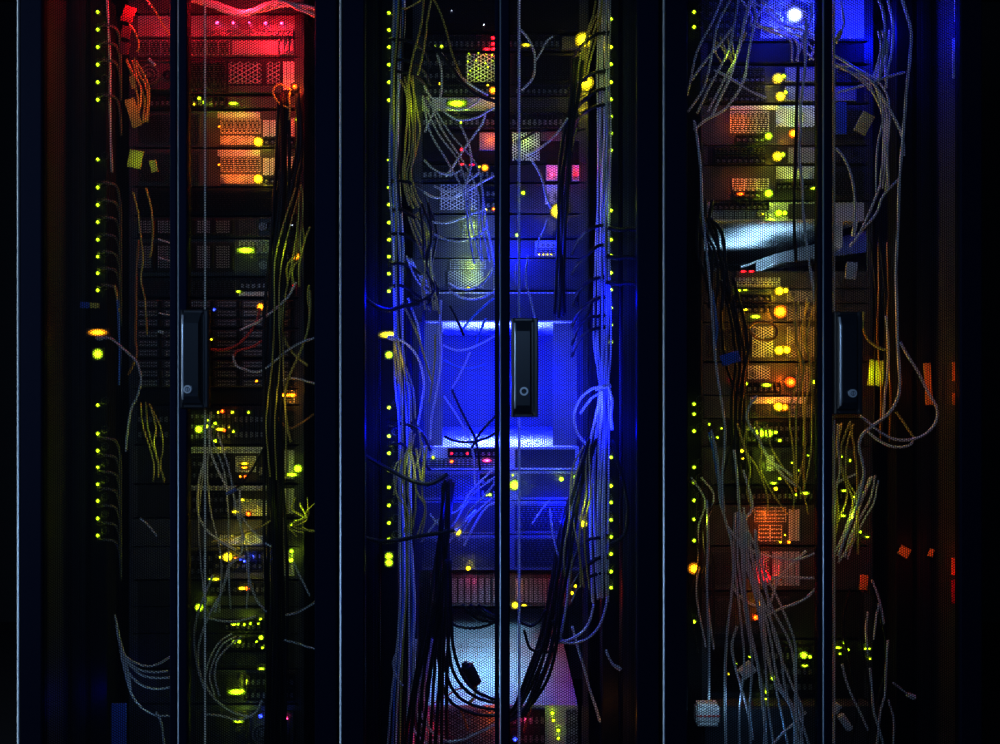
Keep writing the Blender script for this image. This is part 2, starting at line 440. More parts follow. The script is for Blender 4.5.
for (ya, yb, yl, lab, c) in ((111, 147, 143, 'upper of two orange-lit servers with a big yellow light, left rack', 'y'), (149, 186, 180, 'lower of two orange-lit servers with a big yellow light, left rack', 'y')):
    unit(A, ya, yb, lab, [('louvre', x0, 200, .1, .9), ('plate', 218, 260, .80, .97, S(m='galv')), ('louvre', 221, 261, .38, .78, S(m='galv')), ('hex', 221, 255, .06, .30, S(m='galv', p=.006, h=.0024)),
         ('slots', 263, 284, .28, .75, S(n=3)), ('plate', 285, 301, .28, .8, S(m='galv')), ('ports', 264, 301, .05, .24)], [(259.5, yl, c, 2.2), (303-4, ya+10, 'g', 1.4, 'sq'), (221, ya+17, 'a', .8)], m='steel')
unit(A, 188, 215, 'dark vented unit below the two orange-lit servers', [('louvre', x0, 301, .1, .9, S(m='face_black'))], m='face_black')
unit(A, 217, 238, 'server with twin round fan outlets above a yellow-lit shelf', [('caddy', x0, 235, .1, .9, S(n=5)), ('hex', 239, 258, .1, .9), ('psu', 259, 276, .05, .95), ('psu', 284, 301, .05, .95)], [(293, 226, 'w', .6)])
unit(A, 239, 276, 'server with a wide yellow light behind the black cord trunk', [('caddy', x0, 235, .1, .9, S(n=5)), ('louvre', 239, 272, .62, .95, S(m='galv')), ('hex', 239, 257, .08, .55), ('psu', 259, 276, .08, .5), ('psu', 284, 301, .08, .92)], [(247, 251, 'g', 1.8, 'wide'), (297, 257, 'a', 1.8)], m='steel')
unit(A, 278, 297, 'blue-grey switch with a thin yellow edge beside the top of the door handle', [('louvre', x0, 236, .1, .9), ('ports', 240, 268, .35, .95, S(rows=1)), ('plate', 239, 268, .04, .28, S(m='galv')), ('ports', 283, 301, .1, .9)], [(240, 292, 'g', .8, 'wide'), (295, 286, 'r', .8)], 'network_switch', 'network switch')
for i, lab in enumerate(('topmost of three drive shelves beside the left door handle', 'middle one of three drive shelves beside the left door handle', 'lowest of three drive shelves beside the left door handle')):
    ya = 299+30*i
    unit(A, ya, ya+29, lab, [('caddy', x0, x1, .03, .32, S(n=6, m='steel')), ('caddy', x0, x1, .35, .64, S(n=6, m='steel')), ('caddy', x0, x1, .67, .96, S(n=6, m='steel'))],
         [[(262, 307, 'a', 1.7), (216, 310, 'b', 1)], [(213, 340, 'y', .9), (277, 356-8, 'a', .9), (276, 337, 'o', .8)], [(258, 381, 'a', .9)]][i], 'drive_shelf', 'drive shelf', 'drive shelves in the left rack')
unit(A, 389, 404, 'plain black blanking panel level with the bottom of the left handle', [('plate', x0, 282, .1, .9, S(m='face_black')), ('louvre', 284, 301, .0, .9, S(m='galv'))], [(286, 395, 'a', 1.5, 'wide'), (292, 395, 'a', 1.5, 'wide')], 'blanking_plate', 'panel', m='face_black')
unit(A, 406, 444, 'switch with green and orange lights just below the left door handle', [('ports', 190, 232, .1, .9, S(rows=3)), ('ports', 234, 270, .1, .9, S(rows=2)), ('louvre', 272, 301, .1, .9), ('ports', x0, 185, .1, .9, S(rows=2))],
     [(200.5, 429, 'g', 1.8, 'sq'), (224, 411, 'o', 1.2), (220, 412, 'y', .8), (234, 412, 'g', 1, 'sq'), (217, 423, 'g', 1), (222, 429, 'y', 1.2, 'wide'), (226, 430, 'o', 1), (217, 440.5, 'g', 1.1), (235, 431, 'g', .9, 'sq'), (250, 412, 'g', .9, 'sq'), (210, 420, 'g', .8, 'sq'), (276.5, 436, 'g', 1)], 'network_switch', 'network switch')
unit(A, 446, 483, 'yellow-topped switch with two orange lights, second unit below the left handle', [('ports', 190, 270, .82, .97, S(m='galv')), ('louvre', 236, 256, .3, .72, S(m='galv')), ('ports', 192, 232, .1, .7, S(rows=2)), ('ports', 258, 272, .1, .7), ('slots', 284, 301, .1, .9, S(n=3))],
     [(246, 463, 'y', 1, 'wide'), (246, 467, 'a', .9, 'wide'), (247, 476, 'o', 1), (242, 476, 'a', .8), (299, 468, 'g', 2), (293, 474, 'g', 1.6, 'wide')], 'network_switch', 'network switch')
unit(A, 485, 517, 'switch with a pale louvred centre and one orange light, left rack', [('ports', 190, 270, .85, .98, S(m='galv')), ('louvre', 234, 270, .05, .55, S(m='galv')), ('ports', 192, 230, .1, .75, S(rows=2)), ('slots', 284, 301, .1, .9, S(n=3))],
     [(250, 513, 'o', 1.4), (237, 511, 'y', 1.0, 'wide'), (244, 499, 'y', .8, 'wide')], 'network_switch', 'network switch')
unit(A, 519, 546, 'server with a wide golden vent strip, left rack below the switches', [('plate', 190, 220, .1, .9), ('hex', 220, 265, .05, .42, S(m='galv', p=.006, h=.0024)), ('plate', 220, 270, .5, .95), ('hex', 284, 301, .1, .9)], [(293, 524, 'g', 1.0), (297, 515+5, 'g', .8)], m='steel')
unit(A, 547, 579, 'switch with a big yellow light and blue plugged ports, left rack', [('ports', 190, 214, .1, .9, S(rows=2)), ('ports', 215, 268, .30, .9, S(rows=2)), ('plate', 215, 268, .02, .24), ('slots', 284, 301, .1, .9, S(n=3))],
     [(229, 556, 'y', 2.2), (222, 556, 'y', 1), (237, 557, 'o', .9), (242, 558, 'b', 1), (246, 560, 'b', 1), (250, 559, 'b', .9), (217, 578, 'y', 1.2, 'wide'), (213, 578, 'g', .9, 'wide'), (293, 550, 'g', 1.4), (292.5, 559, 'g', 1.6)], 'network_switch', 'network switch', m='steel')
unit(A, 581, 606, 'unit with one amber light and twin port rows, left rack', [('ports', 205, 266, .5, .95, S(rows=1)), ('plate', 205, 268, .05, .42)], [(244, 587, 'y', 1.2, 'wide'), (249, 587, 'o', 1.4), (201, 606, 'g', 2.0)], 'network_switch', 'network switch')
unit(A, 607, 633, 'unit with four small green lights in a row, low in the left rack', [('plate', 196, 268, .55, .95, S(m='steel')), ('ports', 225, 262, .1, .5)], [(235.5, 623, 'g', .9, 'wide'), (240, 622.5, 'g', .8), (246, 623, 'g', .9), (252, 622, 'g', .9), (260, 622, 'g', .8), (262, 617.5, 'g', .9, 'sq')], 'network_switch', 'network switch')
unit(A, 634, 668, 'unit with a pair of green lights, low in the left rack', [('louvre', 196, 268, .1, .45), ('ports', 225, 268, .55, .9)], [(235.5, 640.5, 'g', 1.2), (241, 640, 'g', 1.2), (262.5, 632+4, 'g', 1.5, 'sq'), (258, 640, 'g', .8), (264, 646, 'g', .9), (263, 667, 'g', 1.0, 'wide')], 'network_switch', 'network switch')
unit(A, 670, 703, 'server with one long yellow-green light, near the foot of the left rack', [('louvre', 196, 240, .1, .9), ('ports', 245, 301, .1, .9, S(rows=2))], [(238, 690, 'g', 1.8, 'wide'), (244, 689, 'g', 1.4)], m='steel')
unit(A, 705, 760, 'bottom server in the left rack with blue and white lights', [('louvre', 196, 250, .1, .9), ('psu', 250, 301, .1, .9)], [(240, 719, 'g', 1.4, 'wide'), (262, 714, 'b', 1.4, 'sq'), (270, 716, 'w', 1.2, 'sq'), (288, 716, 'p', 1)], m='steel')

# ---- middle rack (face px 416..586)
a, b = 418, 586
unit(B_, -4, 33, 'plain black blanking panel at the top of the middle rack', [('plate', a, b, .05, .95, S(m='face_black'))], [(452, 13, 'w', .45), (484, 27, 'w', .45)], 'blanking_plate', 'panel', m='face_black')
unit(B_, 35, 51, 'switch with red lights beside the seam of the middle rack doors', [('ports', a, 475, .05, .95), ('ports', 476, 560, .05, .95), ('plate', 562, b, .1, .9)], [(493, 40, 'r', 1.2), (493, 46, 'r', 1.2), (487, 51, 'r', 1, 'wide'), (494, 51, 'r', 1, 'wide'), (442, 48.5, 'g', 1.1), (435, 48.5, 'g', .8), (526, 47, 'y', 1.2, 'wide'), (583, 42, 'y', 3.6)], 'network_switch', 'network switch')
unit(B_, 53, 84, 'port panel peppered with tiny green lights, upper middle rack', [('hex', 466, 495, .05, .95, S(m='galv', p=.011, h=.0045)), ('ports', a, 462, .1, .9, S(rows=2)), ('louvre', 515, b, .1, .9, S(m='face_black'))],
     [(470+8*(i % 4)+random.uniform(-2, 2), 57+7*(i//4)+random.uniform(-2, 2), 'g', .55) for i in range(14)]+[(585, 84, 'y', 3.4)], 'network_switch', 'network switch')
unit(B_, 85, 96, 'thin switch with an orange light at its right end, upper middle rack', [('ports', a, 495, .05, .95), ('ports', 515, b, .05, .95)], [(493, 92, 'a', 1.7), (440, 85.5, 'y', .7), (488, 87, 'y', .7)], 'network_switch', 'network switch')
unit(B_, 97, 112, 'pale unit lit yellow-green behind looping cords, upper middle rack', [('louvre', a, 430, .05, .95, S(m='galv')), ('plate', 432, 495, .05, .95, S(m='galv')), ('louvre', 515, b, .05, .95)], [(457, 105, 'g', 1.9, 'wide')], m='steel')
unit(B_, 113, 129, 'switch with a row of square ports above the dark red-lit unit', [('ports', a, b, .05, .95)], [(461, 124, 'g', .8)], 'network_switch', 'network switch')
unit(B_, 131, 164, 'dark unit with a dim red light and an orange-lit corner, middle rack', [('plate', a, 478, .05, .95, S(m='face_black')), ('plate', 479, 497, .4, .95, S(m='steel_mid')), ('hex', 512, 540, .1, .95, S(m='galv')), ('plate', 541, 586, .70, .98, S(m='steel'))], [(462, 151, 'r', 1.2)], m='face_black')
unit(B_, 165, 182, 'thin unit with pink-red lit port openings right of the seam', [('ports', a, 495, .1, .9), ('ports', 546, 562, .05, .95, S(m='galv')), ('ports', 572, b, .05, .95, S(m='galv'))], [(485, 169, 'a', 1.7), (462, 163.5+2, 'r', .8, 'wide'), (472, 166, 'r', .8, 'wide'), (479.5, 168, 'y', .8, 'sq')], 'network_switch', 'network switch')
unit(B_, 184, 213, 'blue-lit wire-grid vented server, middle rack', [('hex', 440, 478, .1, .98, S(m='galv', p=.010, h=.0042)), ('ports', 480, 496, .1, .9, S(rows=2)), ('ports', 545, 565, .3, .95, S(m='galv')), ('hex', 515, 540, .1, .9)], [(493.5, 210, 'o', 1.0, 'sq'), (486, 210.5, 'y', .8), (523, 194, 'g', 1.3), (558, 212, 'y', 3.4)], m='steel')
unit(B_, 215, 238, 'server with a yellow-green lit square bay left of the seam, middle rack', [('louvre', 462, 482, .52, .98, S(m='steel_mid', n=3)), ('louvre', 462, 482, .02, .45, S(m='steel_mid', n=3)), ('plate', a, 458, .1, .9), ('hex', 515, b, .1, .9)], [(517, 236, 'g', 1.2, 'sq')], m='steel')
unit(B_, 240, 258, 'blue-lit server above the yellow-striped unit, middle rack', [('plate', a, 497, .05, .95), ('louvre', 535, 556, .1, .5, S(m='galv')), ('ports', 535, 556, .55, .95, S(m='galv'))], [(539, 257-2, 'y', .6), (543, 255, 'y', .6), (547, 255, 'y', .6), (551, 255, 'y', .6)], m='steel')
unit(B_, 259, 290, 'server striped yellow-green behind cord loops, middle rack', [('louvre', 450, 486, .68, .98, S(m='steel_mid', n=4)), ('hex', 448, 484, .05, .62, S(m='steel_mid', p=.008, h=.0033)), ('plate', a, 445, .05, .95), ('plate', 515, b, .05, .95)], [(468.5, 294-5, 'y', 1.1)], m='steel')
unit(B_, 292, 322, 'blue-lit server with a bare pale underside, above the open gap', [('plate', a, b, .05, .95)], (), m='galv', hw=.216, L=.86)
unit(B_, 447, 470, 'server with red and pink lights, topmost below the open gap', [('louvre', a, 497, .1, .5), ('ports', 448, 497, .55, .95), ('plate', 515, 575, .1, .9)], [(452, 453, 'r', .8, 'sq'), (467.5, 453, 'r', .8, 'sq'), (452, 461, 'o', 1.1), (487, 460, 'p', 1.2, 'wide'), (433.5, 457, 'g', 1)], m='galv', L=.86)
unit(B_, 471, 500, 'switch with a big yellow-green light beside the lock rod, below the open gap', [('hex', a, 478, .1, .9), ('ports', 480, 497, .1, .9, S(rows=2)), ('plate', 520, 586, .1, .9)], [(486, 494, 'g', 1.1), (490, 494, 'g', 1.1), (514.5, 484.5, 'g', 2.4), (561, 478.5, 'g', 1.5), (575, 476.5, 'g', 1.4), (512.5, 474.5, 'g', .7)], 'network_switch', 'network switch', m='steel_mid')
unit(B_, 501, 534, 'blue-lit server with one yellow light left of the seam, below the switches', [('plate', a, 497, .05, .95), ('louvre', 515, b, .1, .9)], [(458, 531, 'y', 1.7), (583, 523, 'y', 1.7)], m='steel_mid')
unit(B_, 535, 570, 'lowest blue-lit server before the gap over the pale lid', [('hex', a, 497, .1, .9), ('louvre', 515, b, .1, .9)], [(468.5, 567, 'y', 1.5)], m='steel_mid')
unit(B_, 705, 770, 'bottom server with a broad pale lid and red-lit ports, middle rack', [('hex', 430, 495, .1, .95, S(m='steel', p=.009, h=.0037)), ('ports', 506, 545, .1, .95, S(rows=3)), ('hex', 566, 586, .1, .95)], [(552, 711, 'g', 1.3), (553, 718, 'g', 1.1), (558, 728, 'g', 1.3), (558, 736, 'g', 1.1), (515, 737, 'b', 1.4), (510, 716, 'o', 1.2)], m='galv', y=.20, L=.90, hw=.212)
# equipment hung on the rear rails, seen over the pale lid
unit(B_, 573, 606, 'red-lit row of tall drive carriers at the back, above the pale lid', [('caddy', 445, 505, .02, .98, S(n=9, m='steel')), ('caddy', 515, 590, .02, .98, S(n=11, m='steel'))], [(575, 585, 'y', 1.2, 'sq'), (572, 592, 'y', 1.3, 'sq'), (515, 604, 'y', 2, 'sq'), (524, 604, 'y', 1, 'wide')], 'drive_shelf', 'drive shelf', m='steel', y=.72, L=.22)

# ---- right rack (face px 701..871)
a, b = 702, 870
unit(Cc, -4, 41, 'patch panel beside the white-blue lamp at the top of the right rack', [('ports', a, 752, .05, .45, S(rows=2, m='steel')), ('ports', a, 752, .5, .95, S(rows=2, m='steel')), ('hex', 760, 820, .05, .95, S(m='galv')), ('plate', 833, b, .05, .95, S(m='galv'))], [(793, 17, 'w', 3.6)], 'patch_bay', 'patch panel', m='steel')
unit(Cc, 43, 64, 'dark plain unit below the white-blue lamp, right rack', [('plate', a, b, .05, .95, S(m='face_black'))], (), m='face_black')
unit(Cc, 66, 84, 'first thin server under the dark plain unit, with a yellow light, right rack', [('louvre', a, 765, .55, .95, S(m='steel')), ('ports', a, 765, .05, .45), ('plate', 785, 818, .1, .9, S(m='steel_mid')), ('hex', 833, b, .1, .9)], [(776.5, 80, 'y', 2.4), (782, 78, 'g', 1.4, 'sq')])
unit(Cc, 85, 103, 'second thin server under the dark plain unit, with a yellow light, right rack', [('louvre', a, 765, .5, .95), ('ports', a, 765, .05, .42), ('plate', 785, 818, .1, .9, S(m='steel_mid')), ('plate', 833, 856, .1, .9, S(m='steel_mid'))], [(779, 98, 'y', 2.2), (784, 94, 'g', 1.2, 'sq')])
unit(Cc, 105, 145, 'orange and yellow vented server with two lights, upper of its pair, right rack', [('plate', 730, 818, .88, .98, S(m='galv')), ('louvre', 730, 769, .30, .83, S(m='galv')), ('hex', 776, 818, .45, .86, S(m='galv', p=.0065, h=.0025)), ('ports', 735, 765, .05, .24), ('plate', 770, 775, .3, .8), ('louvre', 833, b, .1, .9)], [(767, 137.5, 'g', 1.8), (791.5, 135, 'a', 2.0)], m='steel')
unit(Cc, 146, 165, 'thin server with a bright yellow light between two orange-lit servers, right rack', [('louvre', 715, 765, .6, .95), ('ports', 715, 765, .05, .45), ('plate', 788, 818, .1, .9, S(m='steel_mid')), ('hex', 833, b, .1, .9)], [(776, 157.5, 'y', 2.2), (781, 156, 'g', 1.5, 'sq')])
unit(Cc, 166, 200, 'orange and yellow vented server with one light, lower of its pair, right rack', [('louvre', 732, 769, .28, .62, S(m='galv')), ('hex', 776, 818, .62, .97, S(m='galv', p=.0065, h=.0025)), ('ports', 776, 818, .3, .5), ('ports', 733, 760, .05, .24), ('louvre', 833, b, .1, .9)], [(767, 194.5, 'g', 2.0), (739, 195, 'o', 1, 'wide'), (812, 189.5, 'g', 1.0, 'wide')], m='steel')
unit(Cc, 202, 221, 'thin server resting above the pale slanting panel, with a yellow-green light', [('louvre', 712, 768, .1, .5), ('ports', 712, 768, .55, .95), ('plate', 788, 818, .1, .9)], [(777, 214, 'g', 1.8), (783, 214, 'g', 1.6, 'sq'), (761, 215, 'y', .6, 'sq')], m='galv', L=.86)
unit(Cc, 271, 288, 'violet-lit unit with red slots, just under the pale slanting panel', [('louvre', 735, 780, .1, .6, S(m='galv')), ('plate', 735, 780, .65, .95), ('hex', 786, 818, .1, .9), ('hex', 833, b, .1, .9)], [(742, 272, 'r', .8, 'wide'), (750, 272, 'r', .8, 'wide')], m='steel')
unit(Cc, 289, 303, 'thin server with the first of the five amber lights, right rack', [('ports', 735, 770, .1, .6), ('hex', 786, 818, .1, .9, S(m='steel_mid')), ('hex', 833, b, .1, .9)], [(778, 291.5, 'y', 2.0), (784, 291, 'y', 1.6, 'sq'), (737, 291, 'g', .9, 'wide'), (744, 290.5, 'g', .7, 'wide')], m='steel')
unit(Cc, 304, 322, 'thin server with the second and largest amber light, right rack', [('ports', 735, 770, .5, .95), ('hex', 786, 818, .1, .9, S(m='steel_mid')), ('hex', 833, b, .1, .9)], [(779, 312, 'a', 2.8), (754, 317, 'g', 1.4, 'wide'), (744, 310, 'y', .7, 'wide')], m='steel')
unit(Cc, 323, 361, 'deep server with the third amber light from the top, behind a ringed cord', [('hex', 752, 773, .1, .9, S(m='galv')), ('hex', 786, 818, .1, .9, S(m='steel_mid')), ('louvre', a, 748, .1, .9), ('hex', 833, b, .1, .9)], [(778, 350.5, 'y', 2.1), (785, 350, 'y', 1.8, 'sq')], m='steel')
unit(Cc, 363, 395, 'server with an orange light and two small green ones, right rack', [('ports', 735, 780, .05, .4), ('hex', 742, 770, .5, .92, S(m='galv')), ('hex', 795, 818, .1, .9, S(m='steel_mid')), ('hex', 833, b, .1, .9)], [(789, 382, 'o', 2.3), (765, 385, 'g', 1.4, 'wide'), (744.5, 383.5, 'g', 1.2), (730, 380, 'r', 1.0), (812, 382, 'g', 1.2)], m='steel')
unit(Cc, 396, 418, 'server with the lowest of the amber lights, level with the right door lock', [('plate', 750, 806, .65, .95, S(m='galv')), ('hex', 752, 772, .05, .6), ('hex', 790, 818, .05, .6, S(m='steel_mid'))], [(777, 406.5, 'y', 2.1), (783, 407, 'a', 1.7, 'sq')], m='steel')
unit(Cc, 419, 446, 'switch with a pair of bright green lights under the amber ones', [('ports', 735, 800, .1, .9, S(rows=2)), ('hex', 803, 818, .1, .9)], [(758.5, 433, 'g', 2.1), (767, 433, 'g', 2.1), (774, 432, 'g', 1.2), (778, 440, 'g', 1.1), (708, 424, 'g', .8), (716, 437, 'g', .8), (720, 428, 'g', .7)], 'network_switch', 'network switch')
unit(Cc, 447, 484, 'unit with a square green-lit bay among cords, right rack', [('plate', 766, 774, .35, .78, S(m='galv')), ('plate', 755, 765, .35, .78), ('ports', 735, 752, .1, .9, S(rows=2)), ('louvre', 780, 818, .1, .9)], [(739, 450.5, 'y', 1.4, 'wide'), (742, 458, 'y', .7, 'wide'), (778, 478, 'g', 1.0), (772, 482.5, 'g', 1.0, 'wide'), (839, 456, 'g', 1.0, 'sq'), (848, 460, 'g', .9, 'sq'), (790, 462, 'g', .7), (797, 470, 'g', .6), (806, 455, 'g', .7)], m='steel')
unit(Cc, 486, 503, 'thin unit with a small green light at its right, above the red-lit vents', [('ports', 735, 818, .1, .9), ('ports', 833, b, .1, .9)], [(803, 492.5, 'g', 1.2, 'wide'), (774, 488, 'y', 1.3), (794, 494, 'g', .8), (842, 490, 'g', .9, 'wide'), (852, 496, 'g', .8), (862, 492, 'g', .9)], 'network_switch', 'network switch')
unit(Cc, 505, 545, 'server with stacked orange-lit vent slots, lower right rack', [('louvre', 754, 786, .58, .95, S(m='galv', n=4)), ('louvre', 758, 782, .1, .5, S(m='galv', n=4)), ('slots', 788, 800, .1, .9, S(n=2)), ('plate', 735, 752, .1, .9)], [(778.5, 541, 'y', .8), (787, 541, 'a', 1.1), (783, 534, 'y', .6), (841, 515, 'g', .9, 'wide'), (858, 531, 'g', .9), (865, 536, 'g', .7, 'wide')], m='steel')
unit(Cc, 547, 590, 'server with a bright red light behind a fan of grey cords', [('hex', 752, 770, .1, .9, S(m='galv')), ('slots', 772, 800, .1, .9, S(n=5)), ('louvre', a, 745, .1, .9), ('plate', 833, b, .1, .9)], [(763, 571, 'r', 1.6), (765, 577, 'r', 2.0), (776, 577.5, 'o', 1.1, 'wide'), (756, 577.5, 'r', .9)], m='steel')
unit(Cc, 592, 638, 'server with an amber light over an orange one, behind a fan of grey cords', [('louvre', a, 745, .1, .9), ('hex', 746, 790, .1, .9)], [(758, 602.5, 'a', 1.7), (754, 616, 'o', 1.6, 'sq')], m='steel_dark')
unit(Cc, 640, 698, 'server with green lights at its right edge, near the foot of the right rack', [('louvre', a, 760, .1, .9, S(m='face_black')), ('ports', 762, 818, .1, .9, S(rows=3))], [(802, 653.5, 'g', 1.8), (808, 655, 'g', 1.2), (803, 664, 'g', 1.0, 'wide'), (765, 690, 'g', 1.2), (763, 699-2, 'g', .9, 'wide'), (771, 676, 'g', 1.4, 'sq'), (836, 646, 'g', 1.0, 'wide'), (842, 641, 'g', .8), (846, 648, 'g', .9), (838, 652, 'g', .8), (865, 647, 'g', 1.1, 'wide'), (868, 657, 'g', .8), (748, 655, 'g', .7), (735, 662, 'g', .6), (727, 672, 'y', .6)])
unit(Cc, 706, 775, 'blue-grey smooth-faced bottom server in the right rack', [('plate', 730, 800, .3, .97, S(m='steel'))], (), m='steel', y=.22)
# pale cable tray slanting under the thin server
t = thing('cable_tray', 'pale metal cable tray slanting across the gap in the right rack', 'cable tray', (0, 0, 0))
p = [P(772, 255, .52), P(868, 230, .52), P(868, 252, .52), P(772, 264, .52)]
bk = [(x, y+.16, z-.004) for x, y, z in p]
MB().add([*p, *bk], [(3,2,1,0), (4,5,6,7), (0,1,5,4), (1,2,6,5), (2,3,7,6), (3,0,4,7)]).build('tray_side', 'galv', t)
p = [P(741, 266, .50), P(775, 254, .50), P(776, 255.6, .50), P(742, 267.6, .50)]
bk = [(x, y+.012, z) for x, y, z in p]
MB().add([*p, *bk], [(3,2,1,0), (4,5,6,7), (0,1,5,4), (1,2,6,5), (2,3,7,6), (3,0,4,7)]).build('tray_lip', 'galv', t)

# ------------------------------------------------------------------ vertical outlet strips
def strip(ri, side, ys, label, y=.20, big=(), x=None, s=1.15):
    cx = RX[ri]; x = (side*.3025 if x is None else x)
    u = thing('outlet_strip', label, 'power strip', (cx+x+(.004 if ri == 0 else -.004 if side < 0 else 0), y, .06), 'vertical power strips')
    MB().box(-.024, .024, 0, .05, 0, 2.22, .003).build('strip_body', 'face_black', u)
    for yy in ys:
        z = PZ(yy, y)-.06
        def fn(b):
            b.ring(0, 0, .0085, .0115, -.004, .0, 8); b.box(-.005, -.0035, -.002, 0, -.003, .003); b.box(.0035, .005, -.002, 0, -.003, .003)
        part((1,), 'outlet', 'plastic_black', fn, u, (side*-.012+.006, 0, z+.012))
    for yy in ys:
        led(u, 0, PZ(yy, y)-.06, 'g', s, y=-.004)
        q = u.location; l = lamp(500, yy, y-.024, 'g', .006, .003); l.location.x = q.x+.004
    for (yy, c, ss, sh) in big: led(u, 0, PZ(yy, y)-.06, c, ss, sh, y=-.004)
    return u
YL1 = [13, 30.5, 48, 65.5, 83, 100.5, 160, 188, 205.5, 222.5, 240, 257, 273.5, 290.5, 405, 433.5, 450.5, 467, 484, 500.5, 518, 535]
YL2 = [14, 31, 48, 65.5, 83, 101, 160.5, 188, 205, 223, 240, 257, 274, 291.5, 407.5, 436, 453, 470, 487, 505, 522.5, 539]
YL3 = [20, 48, 65, 83, 100, 117, 134, 151, 211, 240, 256, 273, 290, 308, 325, 342, 457, 485.5, 502, 519.5, 536.5, 553.5, 571, 587]
strip(0, -1, YL1, 'power strip with a column of gold lights at the left side of the left rack', big=[(354, 'g', 2.4, 'sq'), (332.5, 'a', 2.0, 'wide')])
strip(1, -1, YL2, 'power strip with gold lights at the left side of the middle rack', big=[(335, 'y', 2, 'wide'), (355, 'g', 1.8, 'sq'), (556, 'g', 1.9, 'sq'), (562, 'g', 1.9, 'sq')])
strip(1, 1, YL3, 'power strip with gold lights at the right side of the middle rack', big=[])
strip(2, -1, [13, 28, 404, 414, 431, 467, 482, 500, 519, 540, 621], 'power strip with green lights at the left side of the right rack', x=PX(695, .2)-RX[2], big=[(568, 'a', 2.6, 'round')])
strip(2, 1, [], 'unlit power strip at the far right side of the right rack')

# ------------------------------------------------------------------ cords
NC = [0]
def cord(label, pts, col='grey', r=.0030, group=None, name='network_cable', plug=None, cat='cable', jit=0):
    """pts: (px, py, depth)"""
    q = [P(*p) for p in pts]
    q = smooth_path(q)
    root = bpy.data.objects.new(name, None)
    me = MB().tube(q, r, 6).mesh(name, col+'_pvc', True)
    o = link(name, me); bpy.data.objects.remove(root)
    tag(o, label, cat, group)
    for end in (plug or ''):
        i, j = (0, 2) if end == 's' else (-1, -3)
        a_ = np.array(q[i]); d_ = np.array(q[j])-a_; d_ /= np.linalg.norm(d_)+1e-9
        b = MB()
        w = r*2.2
        b.tube([a_-d_*.012, a_-d_*.010, a_+d_*.004], w*.85, 4); b.tube([a_+d_*.004, a_+d_*.016], r*1.35, 6)
        b.build('plug', 'clear_plug' if name == 'network_cable' else 'black_pvc', o)
    NC[0] += 1
    return o
def d3(pts, y=.14):
    return [(p[0], p[1], p[2] if len(p) > 2 else y) for p in pts]
def bundle(label, group, base, n, spread, col='grey', r=.0030, y=.16, dy=.03, wob=2.5, name='network_cable', cols=None):
    """n cords that follow one course, each with its own offsets"""
    for i in range(n):
        pts = []
        t = (i/(n-1)-.5) if n > 1 else 0
        ph = random.uniform(0, 6.28); dd = random.uniform(-dy, dy)
        for k, p in enumerate(base):
            sp = p[3] if len(p) > 3 else spread
            yy = p[2] if len(p) > 2 and p[2] is not None else y
            pts.append((p[0]+t*sp+wob*math.sin(ph+k*1.7)*.5, p[1]+random.uniform(-3, 3), max(.035, yy+dd+.012*math.sin(ph*2+k))))
        c = cols[i % len(cols)] if cols else col
        cord(label, pts, c, r*random.uniform(.9, 1.1), group, name)

# left rack, left part
G = 'short power cords on the left power strip'
for i, yy in enumerate(YL1):
    if i in (0, 4, 6, 14): continue
    o = 5 if yy > 400 else -5
    cord('short dark power cord plugged into the left strip of the left rack', [(100, yy+o, .17), (108, yy+o, .15), (116, yy+o+3, .17), (120, yy+o+16, .22), (121, yy+o+40, .27)], 'charcoal', .0036, G, 'power_cable', 's')
cord('grey cord looping from the big yellow light on the left power strip', d3([(101, 338), (110, 338), (118, 344), (128, 353), (136, 361), (140, 372), (141, 382), (137, 397), (132, 407), (129, 420), (127, 436), (126, 452)], .13), 'grey', .0034, plug='s')
cord('brownish yellow cord hanging straight down left of the left rack door seam', d3([(139, 240), (136.5, 270), (136, 310), (135.5, 340), (137, 352), (133, 365), (128, 375)], .15), 'orange', .0036)
cord('thin yellow cord bowing down from the green-lit tag, left rack', d3([(133, 192), (138, 212), (140, 230), (143, 258), (141, 280), (145, 300), (147, 335)], .15), 'yellow', .0026)
cord('second thin yellow cord bowing beside the seam of the left rack', d3([(146, 188), (151, 207), (153, 228), (152, 246), (150, 258)], .15), 'yellow', .0028)
cord('thick red-lit cord running down beside the left power strip top', d3([(107, -5), (110, 60), (110, 110), (112, 172)], .19), 'grey', .0034)
cord('blue cord hanging straight down beside the left power strip', d3([(118, 300), (119, 330), (120, 355), (119, 385)], .16), 'blue', .0040)
cord('yellow cord descending from the blue cord top, left rack', d3([(115, 285), (117, 297), (119, 312)], .16), 'yellow', .0034)
cord('thin yellow cord crossing the red-lit top corner of the left rack', d3([(144, -6), (156, 12), (163, 25), (172, 38)], .10), 'yellow', .0024)
cord('yellow cord curling beside the red tagged bundle, left rack', d3([(129, 24), (135, 32), (139, 45), (137, 52)], .12), 'yellow', .0024)
bundle('yellow-lit cord in the sheaf above the green-lit tag, left rack', 'sheaf of cords upper left', [(131, 60), (137, 74), (142, 86), (144, 100), (142, 120)], 5, 12, 'yellow', .0027, y=.14)
bundle('thin dark yellow cord in the sheaf left of the seam, below the left handle', 'sheaf of cords lower left', [(146, 405), (152, 425), (155, 445), (157, 462), (160, 480)], 4, 12, 'yellow', .0022, y=.16, wob=6)
